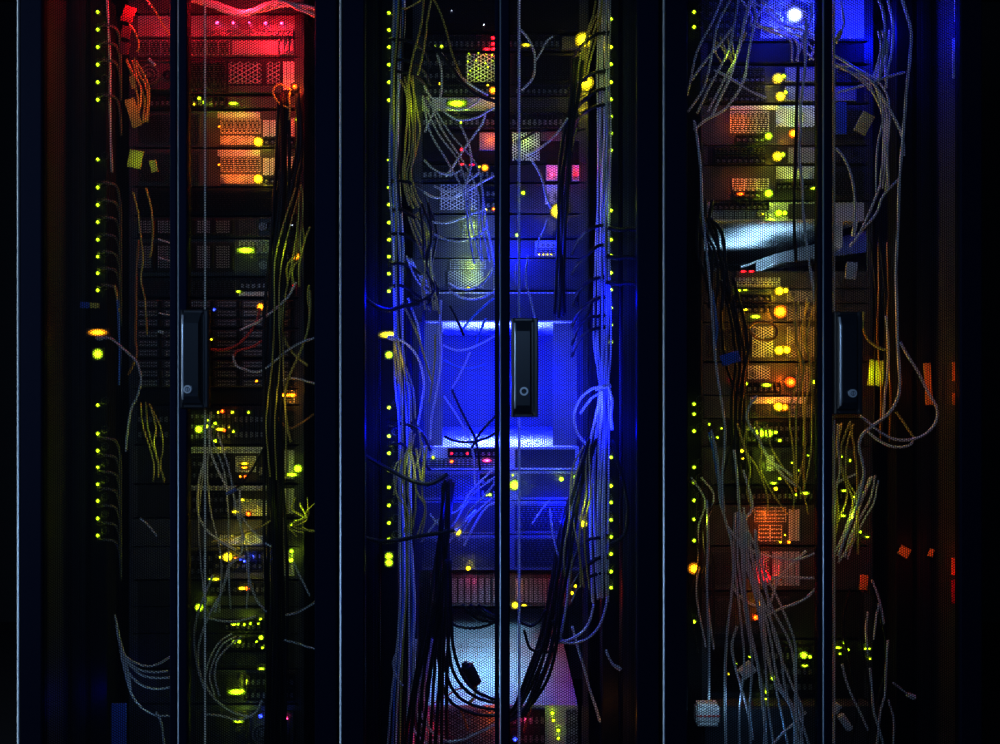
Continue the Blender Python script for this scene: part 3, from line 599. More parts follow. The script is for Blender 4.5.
for i, pts in enumerate([[(116, 625), (121, 648), (130, 660), (146, 666), (158, 664), (170, 657)], [(117, 632), (124, 655), (136, 668), (152, 672), (168, 671)], [(119, 640), (128, 662), (142, 675), (158, 678), (172, 677)], [(120, 650), (127, 670), (140, 684), (156, 689), (172, 687)], [(121, 655), (130, 690), (140, 706), (155, 715), (174, 716)], [(115, 615), (120, 640), (126, 662), (131, 690)]]):
    cord('pale blue-lit cord in the looped bundle at the lower left of the left rack', d3(pts, .13), 'grey', .0030, 'looped bundle lower left')
cord('short pale cord hanging under the looped bundle, left rack', d3([(156, 712), (161, 722), (163, 735), (165, 752)], .13), 'grey', .0030)
cord('dark green cord crossing low beside the left rack seam', d3([(140, 518), (148, 525), (157, 536)], .15), 'grey', .0028)
bundle('red-lit pale cord draped along the very top of the left rack', 'cords draped at the top left', [(190, -2), (215, 6), (245, 14), (275, 4), (300, 8), (318, 14)], 6, 8, 'grey', .0048, y=.17)
# left rack, right part : black trunk
bundle('thick black power cord in the trunk running down the left rack', 'black trunk of power cords', [(284, 95, .15, 10), (283, 150, .15, 10), (281, 190, .14, 14), (278, 240, .14, 17), (275, 300, .13, 18), (272, 350, .13, 15), (272, 410, .13, 18), (273, 460, .13, 19), (275, 520, .13, 19), (276, 600, .13, 20), (276, 680, .13, 21), (275, 770, .13, 22)], 9, 18, 'black', .0046, name='power_cable', dy=.025, wob=3)
bundle('black power cord joining the trunk from the orange light above', 'black cords under the orange light', [(299, 92), (300, 130), (298, 160), (291, 195), (284, 240), (277, 300), (274, 380)], 3, 6, 'black', .0046, y=.15, name='power_cable')
cord('bright yellow cord curving down right of the black trunk', d3([(310, 290), (310, 312), (307, 333), (299, 355), (291, 372), (286, 388), (285, 402), (287, 425), (291, 442)], .12), 'yellow', .0036)
cord('yellow cord bending beside the black trunk toward the amber light', d3([(284, 296), (281, 312), (281, 325), (285, 340), (290, 349), (296, 356), (308, 366)], .13), 'yellow', .0034)
cord('pale cord rising across the black trunk to the right', d3([(240, 330), (256, 323), (270, 313), (282, 303), (290, 294), (296, 282)], .11), 'white', .0034)
cord('grey cord crossing in front of the black trunk to the blue plug end', d3([(314, 338), (300, 343), (288, 350), (276, 360), (266, 368), (256, 372), (244, 369), (236, 365), (233, 355)], .11), 'grey', .0032)
cord('red cord hooking down from the amber light beside the left handle', d3([(260, 308), (257, 320), (251, 331), (243, 340), (235, 346), (222, 350), (208, 349)], .13), 'red', .0036)
cord('second red cord curving low beside the left handle', d3([(262, 341), (254, 346), (244, 349), (236, 352), (233, 362)], .14), 'red', .0030)
cord('orange cord looping around the amber light right of the trunk', d3([(271, 398), (275, 412), (281, 422), (290, 428), (300, 424), (314, 414)], .13), 'orange', .0032)
cord('second orange cord arching over the amber light right of the trunk', d3([(272, 386), (282, 380), (294, 378), (306, 381), (316, 384)], .13), 'grey', .0028)
cord('pale yellow cord hanging right of the trunk near the left rack middle', d3([(301, 185), (303, 200), (302, 222), (300, 240), (302, 258)], .13), 'yellow', .0030)
cord('yellow cord stub beside the right edge of the left rack', d3([(309, 285), (308, 298), (310, 312)], .13), 'yellow', .0034)
cord('thin yellow cord arching off the orange light in the upper left rack', d3([(291, 90), (279, 84), (273, 92), (279, 103), (288, 108)], .13), 'yellow', .0026)
cord('yellow cord hanging straight under the orange light in the upper left rack', d3([(290, 92), (289, 98), (290, 108), (289, 120)], .13), 'yellow', .0030)
cord('pale cord slanting to the blue plug below the left handle', d3([(211, 412), (209, 432), (211, 452), (217, 468), (224, 482), (229, 490)], .10), 'white', .0032)
cord('black cord rising from the blue plug to the trunk', d3([(232, 491), (242, 483), (252, 470), (260, 455), (269, 440)], .10), 'black', .0034)
MBL = tag(MB().tube([P(226, 494, .098), P(231, 492, .098), P(236, 489, .098)], .0046, 8).build('cord_coupler', 'blue_label_or_glow'), 'small blue coupler joining a pale and a black cord below the left handle', 'coupler')
cord('pale cord bowing down the inner edge of the right door leaf, left rack', d3([(206, 458), (201, 472), (198, 490), (198, 512), (204, 526), (212, 535), (222, 542), (236, 550)], .10), 'white', .0032)
cord('pale cord descending between switches in the middle of the left rack', d3([(240, 490), (240, 508), (241, 525), (243, 545), (240, 556)], .12), 'grey', .0028)
cord('grey cord slanting down to the trunk below the orange light', d3([(238, 508), (245, 521), (254, 532), (263, 541), (272, 547)], .12), 'grey', .0028)
cord('yellow-lit cord slanting up to the trunk over the golden vent', d3([(212, 542), (232, 538), (248, 532), (262, 526), (272, 520)], .12), 'yellow', .0026)
cord('blue-lit cord arching from blue ports down to the left', d3([(243, 557), (235, 560), (229, 567), (226, 578), (221, 593), (215, 612)], .11), 'grey', .0036)
cord('grey cord dropping from blue ports down to the right', d3([(247, 560), (248, 572), (252, 588), (258, 602), (267, 612)], .11), 'grey', .0034)
cord('grey cord bowing along the door seam low in the left rack', d3([(213, 575), (206, 592), (199, 610), (195, 628), (195, 650), (199, 672), (205, 690)], .11), 'grey', .0032)
cord('second grey cord bowing along the door seam low in the left rack', d3([(218, 598), (208, 618), (200, 640), (198, 662), (203, 684)], .12), 'grey', .0030)
bundle('thin grey arching cord above the long yellow-green light, left rack', 'arching cords low in the left rack', [(236, 634), (222, 646), (214, 662), (211, 680), (214, 694)], 3, 9, 'grey', .0024, y=.13)
cord('pale cord running level under the four green lights', d3([(208, 618), (222, 621), (238, 621), (256, 616)], .12), 'grey', .0028)
cord('grey cord slanting down to the green light at the foot of the left rack', d3([(208, 690), (216, 700), (226, 708), (238, 714), (252, 717)], .12), 'grey', .0030)
cord('pale cord crossing level near the foot of the left rack', d3([(204, 714), (222, 716), (240, 720), (256, 712), (262, 700)], .11), 'grey', .0030)
cord('pale cord rising to the right edge low in the left rack', d3([(286, 615), (296, 613), (306, 608), (318, 600)], .12), 'grey', .0032)
cord('pale cord sinking to the right edge low in the left rack', d3([(284, 640), (296, 643), (308, 647), (318, 649)], .12), 'grey', .0028)
cord('grey cord beside the pair of green lights right of the trunk', d3([(294, 562), (298, 572), (303, 582), (310, 596)], .12), 'grey', .0028)
bundle('yellow-lit cord in the tangle right of the trunk, lower left rack', 'tangle right of the trunk', [(308, 500), (300, 508), (304, 518), (296, 528), (310, 534)], 4, 14, 'yellow', .0024, y=.14, wob=12)
bundle('yellow-lit cord in the knot beside the amber light, left rack', 'knot above the left trunk', [(302, 225), (298, 240), (301, 255), (296, 268), (290, 285)], 4, 10, 'yellow', .0026, y=.13, wob=9)

# middle rack, left part
bundle('thin network cord in the straight bundle down the left of the middle rack', 'straight pale bundle, middle rack left', [(400, -8, .17, 11), (399, 30, .17, 11), (396, 80, .16, 10), (395, 130, .16, 10), (395, 180, .16, 9), (398, 240, .16, 11), (399, 300, .15, 11), (400, 345, .15, 10), (403, 385, .15, 14), (405, 425, .15, 13), (406, 480, .16, 14), (407, 545, .16, 13), (408, 600, .16, 15), (406, 650, .16, 20), (404, 700, .16, 26), (402, 770, .16, 30)], 9, 12, 'grey', .0029, wob=2, dy=.02, cols=['grey', 'blue', 'white', 'yellow', 'black', 'grey', 'blue', 'white', 'black'])
cord('outer yellow cord of the pair slanting down at the top of the middle rack', d3([(424, -6), (422, 20), (418, 38), (414, 52), (410, 70), (407, 92)], .12), 'yellow', .0028)
cord('inner yellow cord of the pair slanting down at the top of the middle rack', d3([(431, 0), (427, 22), (425, 42), (422, 58), (418, 75)], .12), 'yellow', .0028)
cord('long yellow cord sweeping right from the top of the middle rack', d3([(432, -4), (440, 12), (446, 30), (451, 50), (456, 64), (462, 78)], .11), 'yellow', .0026)
cord('pale yellow cord leaving the straight bundle at the top of the middle rack', d3([(402, 9), (412, 6), (422, -1)], .12), 'yellow', .0028)
bundle('yellow-green lit cord hanging beside the straight pale bundle, upper middle rack', 'yellow-lit cords beside the pale bundle', [(406, 78), (410, 95), (413, 112), (413, 132), (410, 152), (407, 172), (411, 192), (416, 208)], 5, 11, 'yellow', .0026, y=.14, wob=3)
cord('thick black cord sweeping right across the upper middle rack', d3([(430, 44), (440, 54), (452, 68), (462, 82), (478, 95), (497, 102)], .10), 'black', .0050, name='power_cable')
LOOPS = [
 ('pale cord hanging from the green light in the upper middle rack', [(437, 54), (441, 68), (442, 84), (440, 98), (434, 112), (428, 124), (425, 132)], 'white'),
 ('pale cord running just above the thick black sweeping cord', [(441, 53), (449, 63), (457, 72), (466, 81), (476, 88), (488, 95)], 'white'),
 ('shallow upper cord loop lit over the yellow-green unit', [(424, 86), (430, 96), (438, 103), (450, 108), (462, 109), (474, 104), (480, 98)], 'white'),
 ('wide pale loop below the yellow-green unit, upper middle rack', [(437, 103), (445, 112), (455, 119), (466, 120), (478, 117), (488, 111), (498, 105)], 'white'),
 ('pale cord slanting down left across the dark red-lit unit', [(487, 108), (483, 122), (475, 134), (467, 145), (459, 157), (452, 168), (446, 176)], 'white'),
 ('pale cord bowing right across the dark red-lit unit', [(460, 124), (464, 133), (468, 142), (471, 155), (471, 166), (468, 178), (462, 190), (450, 200)], 'white'),
 ('blue-grey cord dipping below the dark unit, left of the seam', [(424, 160), (432, 168), (441, 173), (452, 174), (462, 170)], 'grey'),
 ('pale cord dipping over the blue wire-grid server', [(424, 192), (433, 197), (445, 198), (458, 196), (470, 190), (482, 182), (494, 176)], 'white'),
 ('grey cord dipping across the blue wire-grid server', [(434, 186), (446, 191), (458, 190), (470, 180), (480, 172)], 'grey'),
 ('blue-lit cord rising to the seam above the square yellow bay', [(432, 222), (446, 223), (460, 219), (474, 213), (486, 210)], 'grey'),
 ('blue-lit cord dipping below the square yellow bay', [(434, 234), (444, 239), (458, 241), (470, 239), (480, 234), (487, 226)], 'grey'),
 ('long blue-lit cord falling beside the seam, upper middle rack', [(481, 180), (484, 205), (487, 228), (491, 246), (494, 268), (495, 296)], 'grey'),
 ('blue-lit cord looping under the yellow-striped server', [(448, 283), (458, 288), (470, 289), (480, 285), (488, 277), (494, 266)], 'grey'),
 ('second blue-lit cord looping under the yellow-striped server', [(449, 290), (460, 297), (474, 299), (488, 295), (498, 287)], 'grey'),
 ('blue-lit cord crossing the pale strip above the open gap', [(494, 298), (482, 308), (470, 320), (462, 330)], 'blue'),
 ('dark cord crossing the left end of the pale strip above the open gap', [(450, 306), (457, 320), (464, 336)], 'black'),
 ('dark cord crossing the right end of the pale strip above the open gap', [(486, 318), (480, 332), (476, 344)], 'blue'),
 ('blue-lit cord sagging under the pale strip, open gap', [(443, 345), (455, 350), (468, 349), (482, 343), (496, 335)], 'grey'),
 ('blue cord slanting down left in the open gap', [(470, 352), (464, 366), (458, 378), (452, 388)], 'grey'),
 ('blue cord sagging across the upper open gap', [(444, 360), (456, 366), (470, 368), (486, 364)], 'blue'),
 ('dark cord falling across the pale lower strip, left of the seam', [(452, 390), (460, 408), (468, 424), (475, 438), (478, 452), (480, 470)], 'black'),
 ('dark blue cord slanting across the pale lower strip to the seam', [(500, 412), (488, 424), (478, 436), (472, 448)], 'black'),
 ('thin blue cord falling left across the pale lower strip', [(444, 396), (452, 408), (462, 424), (470, 440), (474, 460), (475, 485)], 'grey'),
 ('dark cord sagging along the pale lower strip', [(444, 436), (456, 441), (470, 442), (486, 438), (500, 430)], 'black'),
 ('blue cord rising right to the seam over the yellow light', [(430, 514), (438, 524), (448, 529), (458, 529), (466, 520), (476, 510)], 'grey'),
 ('blue cord slanting down from the seam, lower middle rack', [(498, 502), (488, 506), (480, 516), (472, 530), (464, 546)], 'grey'),
]
for i, (lab, pts, c) in enumerate(LOOPS):
    yy = .12+.03*((i*7) % 5)/5
    cord(lab, d3(pts, yy), c, .0034 if c == 'black' else .0029)
bundle('blue-white cord in the diagonal sheaf, middle rack left of the open gap', 'diagonal sheaf of cords', [(408, 256), (416, 270), (424, 282), (431, 290)], 4, 6, 'white', .0028, y=.13)
bundle('yellow-lit cord in the slanting pair of sheaves below the wire-grid server', 'slanting yellow-lit cords', [(414, 215), (420, 232), (425, 250), (428, 268), (429, 290), (432, 312)], 5, 10, 'yellow', .0026, y=.14, wob=5)
bundle('thin black cord in the knotted sheaf left of the open gap', 'black knotted cords', [(424, 205), (430, 235), (428, 265), (436, 290), (428, 302), (418, 298)], 4, 8, 'black', .0036, y=.12, wob=6, name='power_cable')
cord('pale cord arching from the yellow plug on the middle power strip', d3([(392, 338), (402, 341), (411, 348), (418, 358), (422, 370), (424, 386), (422, 402), (418, 425)], .11), 'white', .0034, plug='s')
cord('yellow-white cord running down across the arching pale cord', d3([(402, 303), (410, 318), (418, 336), (423, 352), (428, 370), (433, 384)], .12), 'yellow', .0032)
cord('second yellow-white cord running down left of the open gap', d3([(408, 298), (413, 312), (418, 326), (421, 345), (427, 364), (431, 382)], .13), 'white', .0030)
cord('long blue-white cord hanging along the left edge of the open gap', d3([(441, 300), (440, 330), (441, 352), (440, 372), (436, 395), (432, 415), (430, 440)], .12), 'white', .0034)
cord('yellow cord hanging along the left edge of the open gap', d3([(435, 334), (435, 352), (434, 370), (431, 390), (429, 402)], .12), 'yellow', .0030)
bundle('bright yellow cord in the flared sheaf below the yellow plug, middle rack', 'flared yellow sheaf', [(396, 342, .135, 5), (399, 358, .135, 8), (402, 374, .135, 12), (406, 390, .14, 14), (408, 420, .15, 14)], 5, 8, 'yellow', .0028, wob=1)
cord('left leg of the yellow cord V below the open gap', d3([(416, 448), (418, 462), (420, 475), (422, 488), (423, 500)], .12), 'yellow', .0030)
cord('right leg of the yellow cord V below the open gap', d3([(427, 446), (425, 460), (424, 475), (422, 488)], .12), 'yellow', .0030)
cord('yellow cord slanting beside the V, nearest the power strip', d3([(402, 449), (400, 462), (397, 476), (394, 495)], .12), 'yellow', .0032)
cord('second yellow cord beside the V, middle rack', d3([(407, 450), (405, 462), (405, 476)], .12), 'yellow', .0028)
for yy, e in ((42, 0), (62, 0), (74, 0), (183, 0), (212, 4), (236, 3), (266, 2), (288, 4), (426, 0), (446, 8)):
    cord('short black power cord on the left power strip of the middle rack', [(392, yy-2, .165), (402, yy-2, .13), (414, yy+1+e, .13), (424, yy+10+e, .17), (430, yy+24, .24)], 'black', .0046, 'short black cords, middle left strip', 'power_cable', 's')
for i, pts in enumerate([[(360, 292), (372, 304), (388, 310), (404, 306), (420, 304)], [(358, 452), (372, 460), (390, 470), (410, 480), (430, 484), (448, 474)], [(358, 535), (378, 541), (400, 540), (420, 536), (440, 533), (455, 530)]]):
    cord(['black cord crossing level at the height of the pale upper strip, middle rack', 'black cord sagging level with the red and pink lights, middle rack left', 'thick black cord crossing level beside the yellow light, lower middle rack'][i], d3(pts, .09), 'black', .0058, name='power_cable')
bundle('thick black power cord in the bundle spreading down over the pale lid', 'black bundle over the pale lid, left', [(448, 480, .12, 10), (446, 520, .11, 10), (442, 560, .11, 12), (440, 600, .10, 16), (436, 640, .10, 26), (430, 690, .10, 36), (424, 770, .10, 44)], 8, 12, 'black', .0048, name='power_cable', wob=3)
for i, pts in enumerate([[(446, 560), (447, 600), (448, 640), (452, 668), (462, 686), (478, 698), (500, 704)], [(450, 560), (451, 610), (453, 645), (460, 670), (472, 688), (490, 698), (505, 700)], [(441, 580), (443, 640), (447, 676), (458, 696), (476, 706), (500, 710)], [(437, 590), (438, 650), (444, 690), (456, 706), (476, 714), (500, 716)]]):
    cord('black cord in the set of deep loops hanging across the pale lid', d3(pts, .085+.01*i), 'black', .0046, 'deep black loops over the pale lid', 'power_cable')
for i, pts in enumerate([[(440, 616), (452, 624), (466, 628), (482, 627), (500, 620)], [(462, 604), (470, 614), (480, 620), (496, 623)], [(470, 604), (478, 613), (488, 618), (500, 620)], [(478, 604), (485, 611), (494, 615), (505, 616)]]):
    cord('black cord in the shallow arcs at the top edge of the pale lid', d3(pts, .12), 'black', .0040, 'shallow black arcs', 'power_cable')
bundle('red-lit cord in the loose skein at the foot of the middle rack', 'red-lit skein', [(422, 640), (420, 670), (418, 700), (421, 722), (432, 740), (446, 760)], 5, 16, 'grey', .0030, y=.14, wob=5)
cord('pinkish loop lying in front of the bottom server, middle rack', d3([(424, 716), (432, 732), (446, 741), (462, 740), (478, 733), (496, 724)], .10), 'white', .0036)
cord('orange-lit cord on the bottom server left of the seam', d3([(460, 708), (464, 718), (468, 730)], .12), 'orange', .0030)
cord('pink cord slanting on the pale lid', d3([(432, 704), (444, 698), (456, 690), (464, 688)], .13), 'red', .0026)
cord('pale cord curling over the dark bottom left corner of the middle rack', d3([(399, 648), (393, 662), (396, 676), (403, 686)], .12), 'grey', .0028)
pg = thing('power_plug', 'round black plug hanging in front of the pale lid', 'plug', P(472, 676, .14))
b = MB(); b.tube([(-.014, 0, .028), (-.012, 0, .022), (-.006, 0, .012), (0, 0, 0), (.006, 0, -.014), (.010, 0, -.022)], .018, 10)
b.tube([(-.012, 0, .026), (-.018, 0, .030), (-.022, 0, .026)], .010, 8); b.build('plug_body', 'black_pvc', pg, smooth=True)
MB().tube([(.010, 0, -.022), (.012, -.002, -.040), (.004, -.004, -.058), (-.01, -.004, -.075)], .004, 6).build('plug_cord', 'yellow_pvc', pg, smooth=True)

# middle rack, right part
bundle('pale network cord in the straight bundle down the right of the middle rack', 'straight pale bundle, middle rack right', [(604, -8, .17, 10), (604, 30, .17, 12), (604, 75, .16, 12), (604, 130, .16, 12), (603, 190, .16, 12), (603, 250, .16, 14), (603, 310, .15, 16), (602, 350, .15, 16), (604, 388, .14, 8), (603, 420, .14, 14), (600, 450, .14, 18), (598, 520, .15, 18), (600, 600, .15, 16)], 8, 12, 'grey', .0030, wob=2, dy=.02)
bundle('yellow-lit cord slanting off the bundle at the top right of the middle rack', 'yellow-lit slanting cords', [(602, 0), (598, 14), (593, 28), (589, 45), (585, 65), (582, 82)], 4, 10, 'yellow', .0026, y=.14)
bundle('black power cord in the trunk right of the middle rack seam', 'black trunk, upper middle rack', [(578, 60), (574, 95), (570, 125), (566, 155), (563, 190), (561, 230), (561, 270), (560, 316)], 5, 8, 'black', .0044, y=.13, name='power_cable')
bundle('black power cord in the trunk sinking toward the pale lid', 'black trunk, lower middle rack', [(592, 440, .13, 8), (582, 470, .12, 10), (573, 500, .12, 12), (567, 530, .12, 12), (562, 565, .11, 14), (554, 605, .11, 16), (548, 640, .11, 18), (538, 675, .10, 18), (522, 708, .10, 14), (505, 724, .10, 12)], 8, 12, 'black', .0044, name='power_cable', wob=3)
cord('pale cord arching left from the tie, beside the blue open gap', d3([(604, 388), (594, 388), (584, 395), (577, 405), (574, 418), (577, 432), (584, 442), (590, 448)], .11), 'white', .0036)
cord('second pale cord arching left from the tie, inside the first', d3([(602, 392), (592, 398), (584, 408), (580, 414)], .12), 'grey', .0034)
cord('bright pale cord falling left from the tie through the black trunk', d3([(600, 390), (598, 408), (594, 425), (590, 442), (587, 458), (582, 474), (575, 495), (572, 515), (570, 560), (567, 600), (560, 640)], .10), 'white', .0036)
cord('bright pale cord falling straight from the tie', d3([(602, 390), (602, 412), (600, 432), (599, 450), (600, 470)], .10), 'white', .0036)
cord('pale cord curling from the tie beside the power strip', d3([(608, 386), (612, 400), (611, 415), (612, 430)], .11), 'white', .0040)
ct = tag(MB().tube([P(596, 389, .118), P(602, 387, .105), (P(610, 386, .118))], .006, 8).build('cable_tie', 'grey_pvc', None), 'pale tie gathering the cords right of the blue open gap', 'cable tie')
cord('pale cord bowing right beside the seam at the top of the middle rack', d3([(521, 30), (527, 37), (533, 48), (535, 60), (534, 74), (530, 82), (522, 90)], .12), 'white', .0032)
cord('pale cord slanting down to the orange and yellow vent right of the seam', d3([(568, 118), (558, 132), (548, 142), (537, 150), (526, 156)], .11), 'white', .0030)
cord('dark cord arching over the orange and yellow vent right of the seam', d3([(548, 128), (536, 131), (526, 137), (516, 142)], .11), 'black', .0034)
cord('blue-grey cord falling from the yellow vent right of the seam', d3([(530, 158), (538, 170), (543, 182), (546, 196), (551, 208)], .12), 'grey', .0032)
cord('blue-lit cord slanting left under the big yellow light', d3([(548, 218), (544, 230), (539, 240), (536, 252)], .12), 'grey', .0028)
cord('blue-lit cord falling behind the top of the middle handle', d3([(528, 255), (526, 272), (527, 287), (531, 300), (535, 318)], .12), 'grey', .0028)
cord('dark hooked cord below the top of the middle rack, right of the seam', d3([(553, 36), (546, 42), (541, 52), (536, 60)], .12), 'grey', .0026)
cord('yellow-lit cord hanging from the big yellow light at the top right', d3([(585, 48), (583, 60), (581, 74), (577, 92), (574, 106)], .13), 'yellow', .0028)
cord('thin yellow cord beside the black trunk right of the seam', d3([(577, 128), (573, 142), (570, 158), (568, 178)], .11), 'yellow', .0026)
cord('blue-lit cord slanting in the lower middle rack right of the seam', d3([(550, 500), (540, 512), (532, 524)], .12), 'grey', .0026)
cord('blue cord falling right of the seam above the drive carriers', d3([(550, 508), (552, 530), (556, 548), (560, 560)], .12), 'grey', .0026)
for yy, e in ((36, 2), (74, 0), (92, 3), (108, 0), (228, 0), (248, 4), (280, 0), (300, 2), (318, -2), (330, 0), (540, -2), (560, 3), (576, 0)):
    cord('short black power cord on the right power strip of the middle rack', [(606, yy-3, .165), (598, yy-2, .13), (588, yy+2+e, .13), (578, yy+12+e, .17), (572, yy+26, .24)], 'black', .0048, 'short black cords, middle right strip', 'power_cable', 's')
for i, (x_, yy) in enumerate(((614, 230), (612, 258), (612, 284))):
    cord(['upper one of three black cords crossing to the right side panel, middle rack', 'middle one of three black cords crossing to the right side panel, middle rack', 'lower one of three black cords crossing to the right side panel, middle rack'][i], d3([(x_-6, yy-2), (x_+6, yy), (x_+16, yy-1), (x_+30, yy)], .12), 'black', .0058, name='power_cable')
cord('black cord slanting down beside the right power strip, middle rack', d3([(612, 440), (618, 462), (624, 485), (628, 512), (624, 535), (610, 545)], .12), 'black', .0050, name='power_cable')
cord('upper one of two grey loops beside the pale lid, right side', d3([(594, 604), (590, 620), (583, 631), (573, 638), (562, 641), (550, 640)], .11), 'white', .0032)
cord('lower one of two grey loops beside the pale lid, right side', d3([(608, 596), (604, 614), (598, 628), (588, 638), (574, 643), (558, 642)], .10), 'white', .0032)
cord('red cord falling slantwise across the pale lid', d3([(562, 630), (554, 650), (546, 672), (538, 690), (530, 710), (524, 732)], .10), 'red', .0030)
cord('pale cord slanting along the right edge of the pale lid', d3([(572, 626), (578, 648), (584, 668), (590, 690), (596, 708), (600, 722)], .12), 'white', .0036)
for i, pts in enumerate([[(546, 610), (538, 622), (530, 626), (520, 622)], [(548, 616), (548, 640), (540, 650), (530, 648), (524, 630)], [(553, 620), (556, 644), (550, 652), (540, 650)]]):
    cord('black cord in the small coils over the pale lid, right of the seam', d3(pts, .10), 'black', .0038, 'small black coils', 'power_cable')
cord('pale cord with a blue-grey plug beside the right side panel, foot of the middle rack', d3([(606, 650), (609, 658), (613, 664), (617, 667)], .12), 'white', .0032, plug='e')

# right rack, left part
R3 = [
 ('long blue-grey cord slanting from the top of the right rack to its left side', [(754, -6), (748, 12), (742, 35), (736, 58), (729, 80), (720, 98), (712, 116)], 'white', .09),
 ('second long blue-grey cord slanting beside the first, upper right rack', [(766, 2), (757, 18), (752, 36), (748, 58), (745, 76), (738, 92), (724, 110), (706, 120), (694, 130)], 'white', .08),
 ('grey cord slanting to the left side below the patch panel, right rack', [(732, 28), (720, 44), (708, 58), (700, 68), (692, 80)], 'grey', .10),
 ('long grey cord hanging down the left edge of the right rack', [(694, 120), (698, 145), (701, 175), (702, 205), (706, 245), (710, 285), (713, 325), (716, 365), (721, 398), (725, 428), (724, 455), (722, 480), (724, 512)], 'grey', .07),
 ('grey cord crossing right under the slanting cords, right rack', [(714, 70), (726, 76), (738, 83), (750, 91), (766, 98)], 'grey', .10),
 ('grey cord hanging down left of the right rack seam, from the top', [(806, 20), (806, 50), (804, 78), (801, 105), (800, 132), (799, 158), (802, 182), (803, 210), (806, 240), (810, 268), (814, 296), (817, 330)], 'white', .06),
 ('black cord hanging left of the right rack seam', [(798, 66), (797, 100), (796, 135), (795, 175), (794, 215), (796, 262)], 'black', .09),
 ('grey cord curling around the black cord at the top of the right rack seam', [(812, 2), (810, 22), (804, 34), (805, 60)], 'grey', .08),
 ('long blue-lit cord down the left of the right rack beside the green lights', [(711, 430), (716, 450), (719, 475), (720, 500), (726, 522), (732, 545), (733, 575), (731, 600), (727, 635), (725, 680), (726, 756)], 'grey', .07),
 ('straight blue-grey cord falling from the small yellow light, right rack', [(734, 450), (737, 475), (739, 505), (741, 540), (743, 572), (746, 600), (752, 640), (760, 680), (768, 760)], 'white', .07),
 ('bent blue-grey cord with a kink right of the straight one, right rack', [(743, 470), (748, 486), (752, 503), (751, 512), (746, 520), (749, 545), (757, 580), (764, 625), (766, 660)], 'white', .08),
 ('wide cord sagging right to the seam above the red light, right rack', [(727, 526), (738, 540), (750, 549), (764, 555), (780, 558), (796, 560), (816, 553)], 'white', .07),
 ('level cord reaching the seam beside the red light, right rack', [(818, 578), (804, 578), (790, 577), (776, 578)], 'white', .09),
 ('pale cord rising to the seam below the red light, right rack', [(816, 588), (806, 598), (794, 604), (782, 608), (768, 615)], 'white', .08),
 ('pale cord arching down left from the seam over the red light', [(806, 551), (796, 560), (786, 570), (778, 580), (774, 592), (770, 604)], 'white', .08),
 ('grey cord crossing left of the amber light, lower right rack', [(733, 585), (736, 592), (744, 600), (756, 606)], 'grey', .09),
 ('grey cord slanting down beside the lower grey tag, right rack', [(737, 626), (732, 645), (735, 665), (742, 690), (748, 712), (753, 740)], 'grey', .07),
 ('grey cord reaching the seam at the foot of the right rack', [(806, 712), (796, 722), (784, 732), (770, 748)], 'white', .07),
 ('thin vertical cord on the far left of the lower right rack', [(707, 500), (708, 540), (707, 590), (709, 640), (709, 700)], 'grey', .08),
 ('blue-lit cord falling from the green lights on the far left, right rack', [(709, 432), (714, 455), (718, 480), (722, 500)], 'blue', .09),
 ('grey cord wandering in the middle of the right rack above the green pair', [(757, 396), (750, 405), (747, 416), (750, 426), (758, 438), (764, 450), (772, 462), (782, 468), (792, 476)], 'grey', .09),
 ('grey cord sagging right below the green-lit bay, right rack', [(764, 452), (774, 464), (786, 478), (800, 488)], 'grey', .10),
 ('dark cord ringed in front of the third amber light', [(748, 328), (756, 322), (768, 322), (776, 328), (776, 336), (768, 340), (756, 338), (750, 330)], 'orange', .12),
 ('black cord hanging left of the ringed cord, right rack', [(736, 290), (742, 310), (746, 330), (748, 352), (744, 372), (742, 400)], 'black', .08),
 ('blue cord hanging left of the blue tag, right rack', [(712, 290), (715, 310), (717, 330), (715, 350), (717, 370)], 'blue', .08),
]
for lab, pts, c, yy in R3: cord(lab, d3(pts, yy), c, .0034 if c != 'black' else .0042, plug='e' if 'level cord' in lab else None)
bundle('yellow-lit thin cord in the fringe under the patch panel, right rack', 'fringe of cords upper right rack', [(722, 40), (726, 52), (730, 62)], 5, 16, 'yellow', .0024, y=.15, wob=4)
bundle('blue-lit cord in the tangle around the white-blue lamp, right rack', 'tangle around the white-blue lamp', [(752, -6), (762, 14), (774, 24), (788, 30), (800, 40), (806, 62)], 7, 34, 'grey', .0030, y=.15, wob=16)
bundle('thin grey cord in the slanting curtain at the upper left of the right rack', 'slanting curtain of cords', [(738, -6), (728, 24), (718, 50), (706, 84), (695, 112)], 4, 34, 'grey', .0028, y=.10, wob=8)
bundle('grey cord in the big fan sweeping down to the foot of the right rack', 'big fan of grey cords', [(748, 530, .07, 16), (756, 565, .07, 20), (766, 605, .07, 24), (778, 645, .07, 26), (789, 682, .07, 20), (797, 712, .07, 12), (800, 756, .07, 18)], 6, 24, 'white', .0031, wob=9, dy=.02)
bundle('grey cord in the loose strands left of the big fan, right rack', 'loose strands left of the fan', [(741, 510, .08, 10), (744, 560, .08, 14), (749, 610, .08, 22), (757, 660, .08, 30), (762, 710, .08, 40), (764, 756, .08, 46)], 5, 20, 'grey', .0030, wob=6, dy=.02)
bundle('black cord in the clump over the pale slanting panel, right rack', 'black clump over the pale panel', [(704, 200), (706, 226), (710, 250), (712, 275), (716, 310)], 4, 16, 'black', .0042, y=.10, wob=9, name='power_cable')
bundle('black cord curving over the pale slanting panel, right rack', 'black curves over the pale panel', [(708, 218), (716, 228), (721, 244), (724, 262), (728, 300)], 2, 5, 'black', .0046, y=.11, name='power_cable')
bundle('dark cord in the thick clump left of the amber lights, right rack', 'dark clump left of the amber lights', [(728, 280), (732, 320), (737, 360), (740, 400), (738, 440), (733, 480)], 5, 16, 'black', .0040, y=.13, wob=9, name='power_cable')
